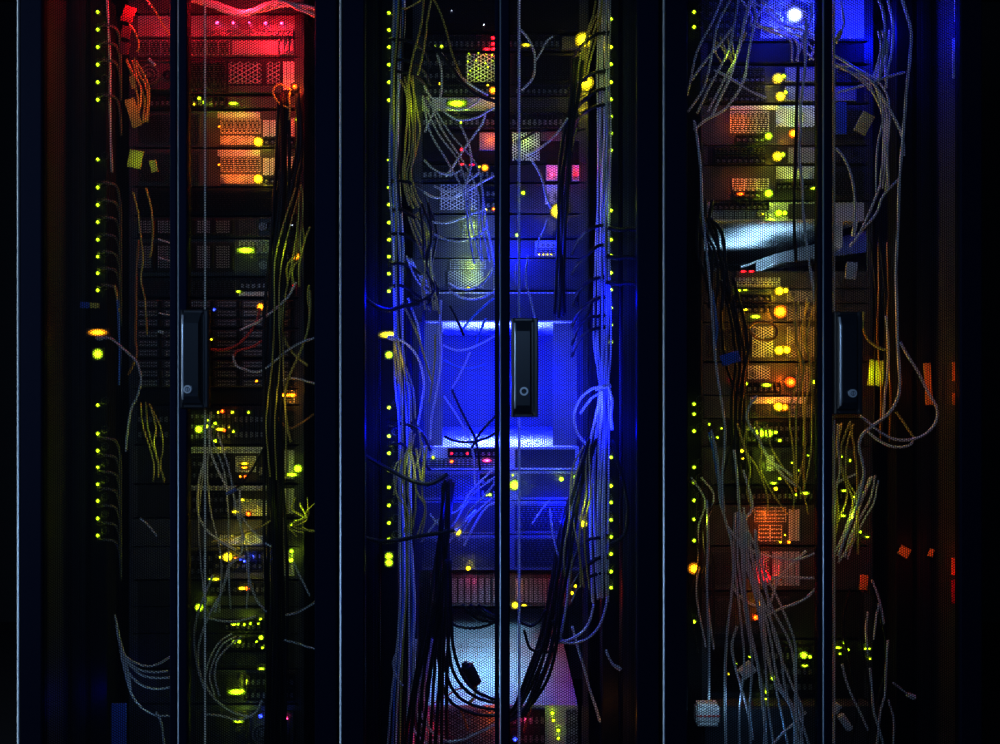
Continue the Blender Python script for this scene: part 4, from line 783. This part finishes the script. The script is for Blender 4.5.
bundle('yellow-lit thin cord in the fringe right of the amber lights, right rack', 'fringe right of the amber lights', [(806, 300), (802, 340), (804, 370), (800, 410), (804, 450), (800, 490)], 5, 16, 'yellow', .0024, y=.14, wob=8)
bundle('thin cord in the tangle at the left side of the lower right rack', 'tangle at the left of the right rack', [(698, 480), (706, 500), (700, 530), (706, 560), (702, 600), (706, 650)], 5, 16, 'grey', .0024, y=.16, wob=8, cols=['black', 'grey'])

# right rack, right part
R4 = [
 ('longest pale cord hanging down the right leaf of the right rack to the loop', [(900, -8), (906, 12), (911, 32), (910, 58), (907, 85), (905, 112), (903, 135), (901, 160), (899, 190), (898, 230), (896, 270), (897, 310), (898, 350), (900, 382), (897, 400), (888, 414), (874, 425), (863, 434), (859, 446), (862, 460), (864, 474), (861, 490), (856, 508), (846, 535), (838, 556)], 'white', .06, .0040),
 ('dark cord looping out right of the longest pale cord', [(900, 342), (908, 356), (918, 372), (928, 392), (936, 406), (937, 418), (932, 428), (922, 436), (908, 440), (894, 439), (880, 432), (868, 422), (860, 416)], 'white', .06, .0036),
 ('second lower loop under the handle of the right rack', [(868, 432), (878, 440), (890, 446), (902, 447), (911, 444), (914, 437)], 'white', .07, .0034),
 ('short yellow cord linking the two loops right of the handle', [(896, 412), (902, 420), (908, 429), (914, 438)], 'yellow', .08, .0030),
 ('pale cord slanting from the seam to the longest pale cord, upper right rack', [(832, 54), (846, 62), (860, 72), (872, 82), (882, 96), (891, 112), (899, 128), (903, 142), (904, 156)], 'white', .07, .0036),
 ('cord rising right from the seam to the longest pale cord', [(838, 92), (854, 88), (868, 84), (884, 78), (905, 72)], 'white', .08, .0034),
 ('pale cord hanging from the middle of the right leaf above the handle', [(836, 148), (844, 158), (850, 172), (854, 190), (855, 212), (853, 236)], 'white', .08, .0034),
 ('cord slanting left toward the pale strips over the right handle', [(880, 186), (873, 204), (866, 220), (858, 236), (850, 246)], 'white', .08, .0032),
 ('cord joining the longest pale cord from the lower left, right rack', [(900, 178), (890, 188), (882, 198), (876, 214), (862, 230)], 'grey', .09, .0032),
 ('left blue cord of the pair hanging at the top of the right leaf', [(874, -8), (882, 8), (885, 28), (884, 48), (881, 66), (878, 84)], 'grey', .08, .0040),
 ('right blue cord of the pair hanging at the top of the right leaf', [(888, 0), (893, 25), (892, 50), (888, 70), (886, 88)], 'grey', .09, .0036),
 ('short white cord ending in a yellow plug at the top of the right seam', [(840, -6), (842, 10), (844, 24), (840, 32)], 'white', .07, .0036),
 ('yellow-lit cord curving right of the right handle top', [(864, 312), (863, 326), (867, 338), (874, 345), (882, 349), (890, 350)], 'yellow', .09, .0032),
 ('violet cord hanging right of the right handle', [(886, 316), (888, 340), (888, 365), (885, 395), (883, 420)], 'grey', .09, .0032),
 ('grey cord crossing up right under the right handle', [(832, 486), (842, 480), (856, 474)], 'grey', .09, .0028),
 ('blue-grey cord hanging straight under the right handle', [(838, 424), (838, 450), (840, 470), (836, 490), (834, 520)], 'grey', .09, .0030),
 ('thin slanting cord near the foot of the right leaf', [(842, 664), (846, 680), (852, 696), (860, 712), (868, 730)], 'white', .08, .0030),
 ('left one of the crossing cords at the foot of the right leaf', [(870, 668), (872, 690), (874, 712), (880, 732), (886, 756)], 'white', .08, .0032),
 ('right one of the crossing cords at the foot of the right leaf', [(888, 640), (886, 670), (885, 694), (880, 714), (876, 756)], 'white', .08, .0030),
 ('thin cord right of the crossing cords at the foot of the right leaf', [(888, 700), (894, 722), (892, 756)], 'grey', .09, .0028),
 ('left red-lit cord at the lower middle of the right leaf', [(868, 612), (866, 630), (868, 655)], 'white', .10, .0030),
 ('middle red-lit cord at the lower middle of the right leaf', [(879, 604), (876, 618), (874, 640)], 'white', .10, .0030),
 ('slanting red-lit cord at the lower middle of the right leaf', [(872, 580), (878, 596), (882, 612), (884, 624)], 'white', .10, .0030),
]
for lab, pts, c, yy, r in R4: cord(lab, d3(pts, yy), c, r)
bundle('blue-lit cord in the hanging cluster at the top of the right leaf', 'hanging cluster top right', [(884, 30), (885, 45), (882, 60), (879, 78)], 4, 9, 'grey', .0030, y=.10, wob=3)
bundle('yellow-lit cord in the slanting band left of the longest pale cord', 'slanting band, right leaf', [(834, 64), (852, 70), (868, 80), (880, 96), (886, 116), (884, 150), (882, 190)], 5, 10, 'grey', .0028, y=.10, wob=4)
bundle('green-lit cord in the sheaf slanting down left below the right handle', 'sheaf below the right handle', [(872, 478), (864, 500), (856, 520), (848, 540), (840, 560)], 5, 16, 'grey', .0028, y=.11, wob=5)
bundle('thin cord in the dim curtain right of the right handle', 'dim curtain right of the handle', [(878, 240), (880, 290), (882, 340), (884, 390), (880, 440)], 4, 14, 'grey', .0024, y=.15, wob=5, cols=['black', 'orange'])

bundle('yellow-lit cord lying along the black trunk, left rack', 'yellow strands on the trunk', [(297, 190, .11, 8), (290, 225, .10, 10), (284, 265, .10, 14), (279, 310, .09, 14), (277, 360, .09, 12), (276, 420, .09, 14), (279, 480, .09, 16)], 3, 12, 'yellow', .0022, wob=6, dy=.01)
bundle('thin grey cord hanging among the lower left switches of the left rack', 'grey strands before the lower switches', [(208, 430, .12, 10), (214, 470, .12, 30), (222, 510, .12, 40), (226, 560, .12, 44), (222, 610, .12, 40)], 4, 30, 'grey', .0024, wob=10, dy=.02)
bundle('yellow-lit cord in the tuft below the power cords, lower left of the middle rack', 'yellow tuft lower left', [(416, 432, .11, 10), (412, 450, .10, 18), (409, 470, .10, 24), (412, 492, .10, 26), (416, 512, .11, 22), (410, 535, .12, 16)], 6, 20, 'yellow', .0024, wob=7, dy=.01)
bundle('yellow-green lit cord in the tuft right of the black trunk, lower middle rack', 'yellow tuft lower right', [(588, 446, .10, 8), (583, 470, .09, 14), (578, 495, .09, 18), (576, 520, .09, 20), (577, 550, .09, 22), (578, 590, .10, 20)], 5, 16, 'yellow', .0024, wob=7, dy=.01)
bundle('thin blue-lit cord straggling across the lower blue servers, middle rack', 'blue-lit stragglers', [(500, 470, .13, 6), (484, 490, .12, 18), (470, 508, .12, 30), (456, 520, .12, 36), (440, 540, .13, 30)], 4, 24, 'grey', .0024, wob=9, dy=.01)
bundle('thin pale cord straggling across the upper servers left of the seam, middle rack', 'pale stragglers', [(428, 96, .12, 8), (444, 130, .12, 18), (458, 165, .12, 26), (470, 196, .12, 22), (480, 226, .12, 16), (484, 262, .12, 12)], 4, 20, 'grey', .0024, wob=12, dy=.01)
bundle('yellow-green lit cord in the sheaf under the right handle, beside the seam', 'yellow-green sheaf beside the seam', [(846, 424, .10, 14), (843, 448, .10, 16), (846, 474, .09, 18), (850, 500, .09, 22), (846, 528, .09, 26), (842, 556, .10, 24)], 5, 18, 'yellow', .0024, wob=8, dy=.01)
bundle('green-lit cord hanging in front of the green lights, right rack', 'green-lit strands', [(752, 424, .11, 18), (758, 446, .10, 30), (766, 468, .10, 44), (774, 492, .10, 50), (782, 512, .11, 44)], 5, 34, 'yellow', .0022, wob=12, dy=.02)
bundle('thin black cord in the dark web over the foot of the right leaf', 'dark web, right leaf', [(858, 590, .09, 20), (864, 630, .09, 30), (870, 670, .09, 36), (866, 710, .09, 30), (862, 760, .09, 26)], 3, 26, 'black', .0030, wob=12, dy=.01)
# ------------------------------------------------------------------ small loose things in the racks
def tagcard(name, label, cat, px0, py0, px1, py1, y, m, tilt=0., th=.003, group=None):
    p0 = P(px0, py0, y); p1 = P(px1, py1, y)
    w, h = p1[0]-p0[0], p0[2]-p1[2]
    b = MB(); b.box(-w/2, w/2, 0, th, -h/2, h/2, .0008)
    o = b.build(name, m, None, ((p0[0]+p1[0])/2, y, (p0[2]+p1[2])/2)); o.rotation_euler = (0, tilt, 0)
    return tag(o, label, cat, group)
def sleeve(label, px, py, y, L, r, tilt, m, cat='cable tag', name='tag_or_glow_card', group=None):
    b = MB(); b.tube([(0, 0, -L/2), (0, 0, -L/2+.002), (0, 0, L/2-.002), (0, 0, L/2)], r, 8)
    o = b.build(name, m, None, P(px, py, y), smooth=False); o.rotation_euler = (0, tilt, 0)
    return tag(o, label, cat, group)
tagcard('tag_or_glow_card', 'red-lit ribbed tag at the top left of the left rack', 'cable tag', 122, 6, 134, 22, .13, 'red_glow_card', .35)
tagcard('tag_or_glow_card', 'red-lit tag below the ribbed tag, left rack', 'cable tag', 121, 26, 130, 38, .13, 'red_glow_card', .2)
tagcard('tag_or_glow_card', 'third red-lit tag down, left rack', 'cable tag', 119, 42, 129, 54, .14, 'red_glow_card', .25)
tagcard('tag_or_glow_card', 'orange-lit upper tag on the yellow sheaf, left rack', 'cable tag', 130, 76, 135, 88, .13, 'yellow_label', -.25)
tagcard('tag_or_glow_card', 'orange-lit lower tag on the yellow sheaf, left rack', 'cable tag', 128, 98, 138, 127, .13, 'yellow_label', -.3)
tagcard('tag_or_glow_card', 'large yellow-green lit tag beside the left rack seam', 'cable tag', 128, 150, 142, 168, .13, 'yellow_label', .2)
tagcard('tag_or_glow_card', 'small yellow-green lit tag beside the larger one', 'cable tag', 150, 160, 157, 172, .13, 'yellow_label', -.2)
tagcard('tag_or_glow_card', 'small blue end of the striped tag on the left power strip', 'cable tag', 80, 302, 89, 308, .17, 'blue_label_or_glow', .05)
tagcard('tag_or_glow_card', 'yellow end of the striped tag on the left power strip', 'cable tag', 90, 303, 99, 308, .17, 'yellow_label', .05)
sleeve('white cord sleeve high beside the left rack seam', 152, 62, .08, .022, .0035, -.8, 'white_pvc', 'cord sleeve', 'cord_sleeve')
sleeve('upper white wire end beside the left rack seam', 164, 241, .08, .030, .0018, -1.25, 'white_pvc', 'wire end', 'wire_end')
sleeve('lower white wire end beside the left rack seam', 164, 259, .08, .030, .0018, -1.25, 'white_pvc', 'wire end', 'wire_end')
sleeve('short white wire end level with the top of the left handle', 164, 314, .08, .028, .0018, -1.4, 'white_pvc', 'wire end', 'wire_end')
sleeve('small white plug level with the upper left handle', 161, 332, .08, .014, .0036, -1.3, 'white_pvc', 'plug', 'white_plug')
tagcard('blue_glow_card', 'blue card imitating blue light at the foot of the left rack', 'light card', 111, 704, 126, 752, .10, 'blue_label_or_glow', .0, .006)  # card added in place of blue light from the side openings
tagcard('tag_or_glow_card', 'blue ribbed tag on a cord left of the amber lights, right rack', 'cable tag', 721, 353, 740, 364, .08, 'blue_label_or_glow', -.3)
ab = thing('adapter_block', 'pale blue-white adapter block with a red band at the bottom left of the right rack', 'adapter', P(707.5, 714.5, .10))
b = MB(); b.box(-.0305, .0305, -.010, .020, -.020, .020, .006); b.box(-.026, .026, -.008, .018, .018, .030, .004); b.box(-.026, .026, -.008, .018, -.030, -.018, .004); b.build('adapter_body', 'paper', ab)
MB().box(-.031, .031, -.0112, -.009, -.002, .0015, .0005).build('band', 'red_pvc', ab)
sleeve('grey cable tag hanging above the foot of the right rack', 747, 670, .09, .040, .017, .9, 'paper')
sleeve('upper blue-grey plug at the foot of the right rack seam', 836, 708, .07, .024, .011, .6, 'paper', 'plug', 'cord_plug')
sleeve('long blue-grey plug at the foot of the right rack seam', 845, 722, .07, .040, .010, -.6, 'paper', 'plug', 'cord_plug')
sleeve('grey plug lying at the end of a stiff cord, lower right leaf', 911, 696, .07, .020, .007, -1.2, 'paper', 'plug', 'cord_plug')
cord('stiff grey cord leading to the plug at the lower right leaf', d3([(893, 683), (900, 688), (907, 694)], .07), 'grey', .0028)
sleeve('yellow plug at the end of a white cord, top of the right seam', 838, 37, .07, .030, .007, .5, 'yellow_label', 'plug', 'cord_plug')
sleeve('amber plug slanting under the patch panel, right rack', 743, 37, .10, .026, .006, .4, 'yellow_label', 'plug', 'cord_plug')
tagcard('tag_or_glow_card', 'broad pale strip right of the seam above the right handle', 'cable tag', 832, 221, 843, 248, .20, 'paper', .0)
tagcard('tag_or_glow_card', 'narrow pale strip right of the seam above the right handle', 'cable tag', 853, 220, 857, 236, .20, 'paper', .2)
tagcard('tag_or_glow_card', 'square pale tag just above the right door handle', 'cable tag', 846, 262, 857, 279, .12, 'paper', .1)
tagcard('tag_or_glow_card', 'large yellow-lit tag right of the right door handle', 'cable tag', 869, 360, 884, 386, .19, 'yellow_label', .1)
tagcard('tag_or_glow_card', 'tall blue tag right of the right rack seam', 'cable tag', 836, 102, 847, 134, .20, 'blue_label_or_glow', .0)
tagcard('tag_or_glow_card', 'triangular yellow-lit card in the upper right leaf', 'cable tag', 858, 112, 871, 134, .20, 'yellow_label', .5)

tagcard('tag_or_glow_card', 'tall card imitating orange light on the post right of the looping cord, right rack', 'cable tag', 925, 363, 932, 405, .17, 'orange_glow_card', -.06)  # cards added in place of coloured light on side panel and post
tagcard('tag_or_glow_card', 'upper small card imitating orange light at the far right edge of the right rack', 'cable tag', 953, 362, 958, 381, .09, 'orange_glow_card')
tagcard('tag_or_glow_card', 'lower small card imitating orange light at the far right edge of the right rack', 'cable tag', 953, 393, 958, 405, .09, 'orange_glow_card')
tagcard('tag_or_glow_card', 'card imitating orange light low in the right leaf, right of the tangled sheaf', 'cable tag', 899, 547, 910, 557, .19, 'orange_glow_card', .5)
tagcard('tag_or_glow_card', 'small card imitating orange light left of the far right edge, lower right rack', 'cable tag', 929, 549, 934, 557, .17, 'orange_glow_card', .3)
tagcard('tag_or_glow_card', 'card imitating red light at the far right edge, lower right rack', 'cable tag', 952, 558, 957, 575, .09, 'orange_glow_card')
tagcard('tag_or_glow_card', 'long card imitating dim red light, under the other red one at the far right edge', 'cable tag', 952, 580, 958, 604, .09, 'red_glow_card')
tagcard('tag_or_glow_card', 'card imitating red light below the yellow tangle, lower right leaf', 'cable tag', 860, 575, 868, 590, .17, 'orange_glow_card', .1)
tagcard('tag_or_glow_card', 'upper pale card standing in for the blue-lit side panel at the top right corner of the right rack', 'cable tag', 955, -2, 962, 22, .06, 'paper')  # pale cards added where the side panel glows blue
tagcard('tag_or_glow_card', 'lower pale card standing in for the blue-lit side panel at the top right corner of the right rack', 'cable tag', 953, 38, 961, 78, .06, 'paper')
# ------------------------------------------------------------------ lights
BL = (.001, .004, 1.)
def panel_fill(px, z, y, sx, sy, w, col, up):  # unseen fill lights added to whiten the pale strips and lid
    l = bpy.data.lights.new('panel_fill', 'AREA'); l.shape = 'RECTANGLE'; l.size = sx; l.size_y = sy; l.energy = w; l.color = col; l.spread = 1.25
    o = bpy.data.objects.new('panel_fill', l); C.objects.link(o); o.location = (PX(px, y), y, z)
    if up > 0: o.rotation_euler = (PI, 0, 0)
    return o
def gl(lst):
    for e in lst: glow(*e)
W = .05
# left rack
gl([(219, 26, 'r', .03), (251, 26, 'r', .03), (283, 26, 'r', .03), (296, 87, 'o', .12), (202, 101, 'g', .03), (235, 105, 'g', .02), (259, 143, 'y', .035), (259, 180, 'y', .035), (226, 132, 'o', .07), (228, 170, 'o', .07), (246, 132, 'o', .04), (246, 170, 'o', .04),
    (246, 250, 'g', .03), (262, 307, 'a', .015), (289, 396, 'a', .04), (200, 428, 'g', .03), (224, 412, 'o', .008), (222, 430, 'y', .008), (246, 465, 'y', .012), (297, 470, 'g', .02), (215, 447, 'y', .01), (250, 513, 'y', .02), (240, 538, 'y', .03), (229, 556, 'y', .04), (246, 560, 'b', .03), (247, 587, 'y', .012), (201, 605, 'g', .02), (243, 622, 'g', .015), (238, 640, 'g', .015), (293, 556, 'g', .02), (238, 690, 'g', .03), (238, 719, 'g', .02), (266, 715, 'b', .03)])
lamp(250, 8, .14, 'r', 8., .03)
lamp(140, 5, .12, 'r', 2., .02)
lamp(295, 74, .16, 'r', .8, .02); lamp(292, 88, .12, 'o', .25, .01)
led_o = thing('indicator_lamp', 'bright orange indicator on a cord in the upper right of the left rack', 'indicator', P(295, 87, .15))
MB().cyl(0, 0, .0085, -.004, .004, 14).build('lens', 'led_orange', led_o); MB().ring(0, 0, .0085, .011, -.004, .012, 14).build('bezel', 'plastic_black', led_o)
lamp(135, 158, .10, 'g', .03, .01); lamp(135, 100, .10, 'o', .04, .01)
# middle rack
gl([(584, 43, 'y', .06), (588, 87, 'y', .05), (584, 104, 'y', .05), (457, 104, 'g', .05), (408, 104, 'g', .03), (493, 93, 'a', .015), (491, 45, 'r', .04), (462, 150, 'r', .01), (490, 134, 'o', .05), (525, 140, 'g', .04), (558, 213, 'y', .05), (553, 170, 'p', .03), (578, 168, 'r', .02), (552, 134, 'r', .015), (471, 222, 'g', .06), (471, 234, 'g', .05), (470, 263, 'g', .08), (471, 275, 'g', .06), (487, 460, 'p', .01), (515, 485, 'g', .04), (561, 478, 'g', .01), (458, 531, 'y', .01), (468, 567, 'y', .01), (583, 523, 'y', .02), (480, 66, 'g', .02)])
lamp(495, 385, .55, BL, 48., .03)          # unseen blue lamp in the open gap
lamp(545, 380, .14, BL, 4., .02); lamp(400, 400, .10, BL, .8, .02); lamp(600, 400, .10, BL, .8, .02)
lamp(520, 245, .15, BL, 7., .02); lamp(470, 510, .14, BL, 3.5, .02); lamp(560, 520, .14, BL, 3., .02); lamp(384, 300, .09, BL, 1.2, .02); lamp(384, 430, .09, BL, 1.2, .02); lamp(622, 300, .09, BL, 1.2, .02); lamp(622, 430, .09, BL, 1.2, .02)
panel_fill(500, PZ(440, FY), .42, .10, .25, 1.7, (.6, .9, 1.), 1)
panel_fill(500, PZ(330, FY), .42, .10, .25, 1.7, (.6, .9, 1.), -1)
panel_fill(478, PZ(573, FY), .36, .12, .22, .75, (.22, .60, 1.), -1); panel_fill(486, PZ(572, FY), .56, .12, .18, .6, (.22, .60, 1.), -1)
panel_fill(490, PZ(609, .80), .80, .30, .20, .16, (.22, .60, 1.), -1)     # unseen cool fill over the pale lid
lamp(430, 738, .15, 'r', .06, .01); lamp(490, 725, .15, 'o', .10, .01); lamp(525, 735, .14, 'p', .10, .01); lamp(554, 722, .14, 'g', .03, .01); lamp(612, 720, .14, 'a', .04, .01)
lamp(560, 590, .62, 'r', .3, .01); lamp(470, 590, .62, 'p', .2, .01); lamp(518, 600, .62, 'a', .1, .01)
# right rack
gl([(793, 17, (.05, .08, 1.), .5), (777, 80, 'y', .05), (779, 98, 'y', .05), (767, 137, 'g', .03), (791, 135, 'a', .03), (742, 120, 'o', .08), (797, 116, 'g', .04), (777, 157, 'y', .05), (745, 182, 'o', .06), (797, 174, 'g', .03), (767, 194, 'g', .04), (780, 214, 'g', .04), (780, 292, 'y', .06), (780, 312, 'a', .16), (781, 350, 'y', .08), (789, 381, 'o', .14), (779, 406, 'a', .08), (762, 433, 'g', .06), (770, 468, 'g', .02), (765, 575, 'r', .08), (757, 603, 'a', .03), (754, 616, 'o', .02), (802, 655, 'g', .02), (765, 690, 'g', .01), (771, 518, 'o', .08), (772, 535, 'o', .04)])
lamp(790, 17, .16, BL, 3.20, .02); lamp(885, 30, .20, BL, 4.5, .02); lamp(954, 40, .04, BL, .06, .006); lamp(957, 8, .03, (.1, .15, 1.), .06, .006)
panel_fill(752, PZ(269, FY), .55, .12, .4, 1.2, (.36, .68, 1.), 1)       # unseen cool fill behind, under the pale panel
lamp(850, 270, .14, (.6, .8, 1.), .05, .01)
lamp(876, 374, .16, 'g', .10, .01); lamp(927, 384, .11, 'o', .10, .006); lamp(955, 378, .05, 'o', .06, .006); lamp(800, 345, .20, 'a', .4, .02)
lamp(864, 582, .13, 'r', .03, .006); lamp(905, 551, .15, 'o', .025, .006); lamp(931, 552, .14, 'o', .02, .006); lamp(954, 572, .055, 'r', .06, .006); lamp(954, 590, .055, 'r', .06, .006)
lamp(700, 440, .12, 'g', .03, .01); lamp(692, 568, .14, 'a', .05, .01); lamp(850, 640, .14, 'g', .03, .01)
lamp(90, 700, .16, BL, .12, .02); lamp(140, 700, .08, (.3, .6, 1.), .03, .02)
lamp(707, 708, .045, (.35, .7, 1.), .06, .01); lamp(600, 405, .05, (.5, .8, 1.), .06, .01); lamp(735, 700, .06, (.3, .55, 1.), .05, .01); lamp(770, 725, .10, (.1, .4, 1.), .10, .02)  # unseen cool lamps added to lift the block and cords
for q in ((850, 515, .06, 'g', .10), (414, 470, .06, 'g', .09), (582, 505, .05, 'g', .09), (302, 512, .08, 'g', .07), (768, 470, .06, 'g', .08), (408, 100, .08, 'g', .10), (594, 60, .07, 'g', .10),
          (152, 440, .10, 'g', .05), (284, 250, .06, 'g', .06), (278, 400, .05, 'y', .04), (704, 520, .08, 'g', .05), (619, 205, .12, 'g', .06), (618, 715, .12, 'a', .06), (398, 360, .07, 'y', .05), (730, 55, .08, 'g', .05), (212, 500, .08, 'y', .03)):
    lamp(*q, .006)  # added point lamps that tint the cords yellow, green and amber
# dim unseen room lights: a tall cool one at left, one behind the camera
def area(loc, target, sx, sy, w, col):
    l = bpy.data.lights.new('unseen_room_light', 'AREA'); l.shape = 'RECTANGLE'; l.size = sx; l.size_y = sy; l.energy = w; l.color = col
    o = bpy.data.objects.new('unseen_room_light', l); C.objects.link(o); o.location = loc
    import mathutils
    o.rotation_euler = (mathutils.Vector(target)-mathutils.Vector(loc)).to_track_quat('-Z', 'Y').to_euler()
area((-2.2, -.5, 1.6), (.2, 0, 1.3), .3, 2.4, 11., (.62, .82, 1.))
area((-.5, -2.7, 1.9), (.1, .1, 1.0), 1.4, .3, 22., (.30, .54, 1.))

w = bpy.data.worlds.new('World'); bpy.context.scene.world = w; w.use_nodes = True
w.node_tree.nodes['Background'].inputs[0].default_value = (.02, .03, .08, 1); w.node_tree.nodes['Background'].inputs[1].default_value = .03

cam = bpy.data.cameras.new('camera'); cam.sensor_width = 36; cam.lens = FPX/1000*36; cam.clip_start = .05
co = bpy.data.objects.new('camera', cam); C.objects.link(co); co.location = (0, -D, CZ); co.rotation_euler = (PI/2, 0, 0)
sc = bpy.context.scene; sc.camera = co
sc.view_settings.view_transform = 'Standard'; sc.view_settings.look = 'None'; sc.view_settings.gamma = 1; sc.view_settings.exposure = 0
sc.view_settings.use_curve_mapping = False
sc.cycles.max_bounces = 5; sc.cycles.diffuse_bounces = 3; sc.cycles.glossy_bounces = 3
print('cords', NC[0], 'objects', len(bpy.data.objects))
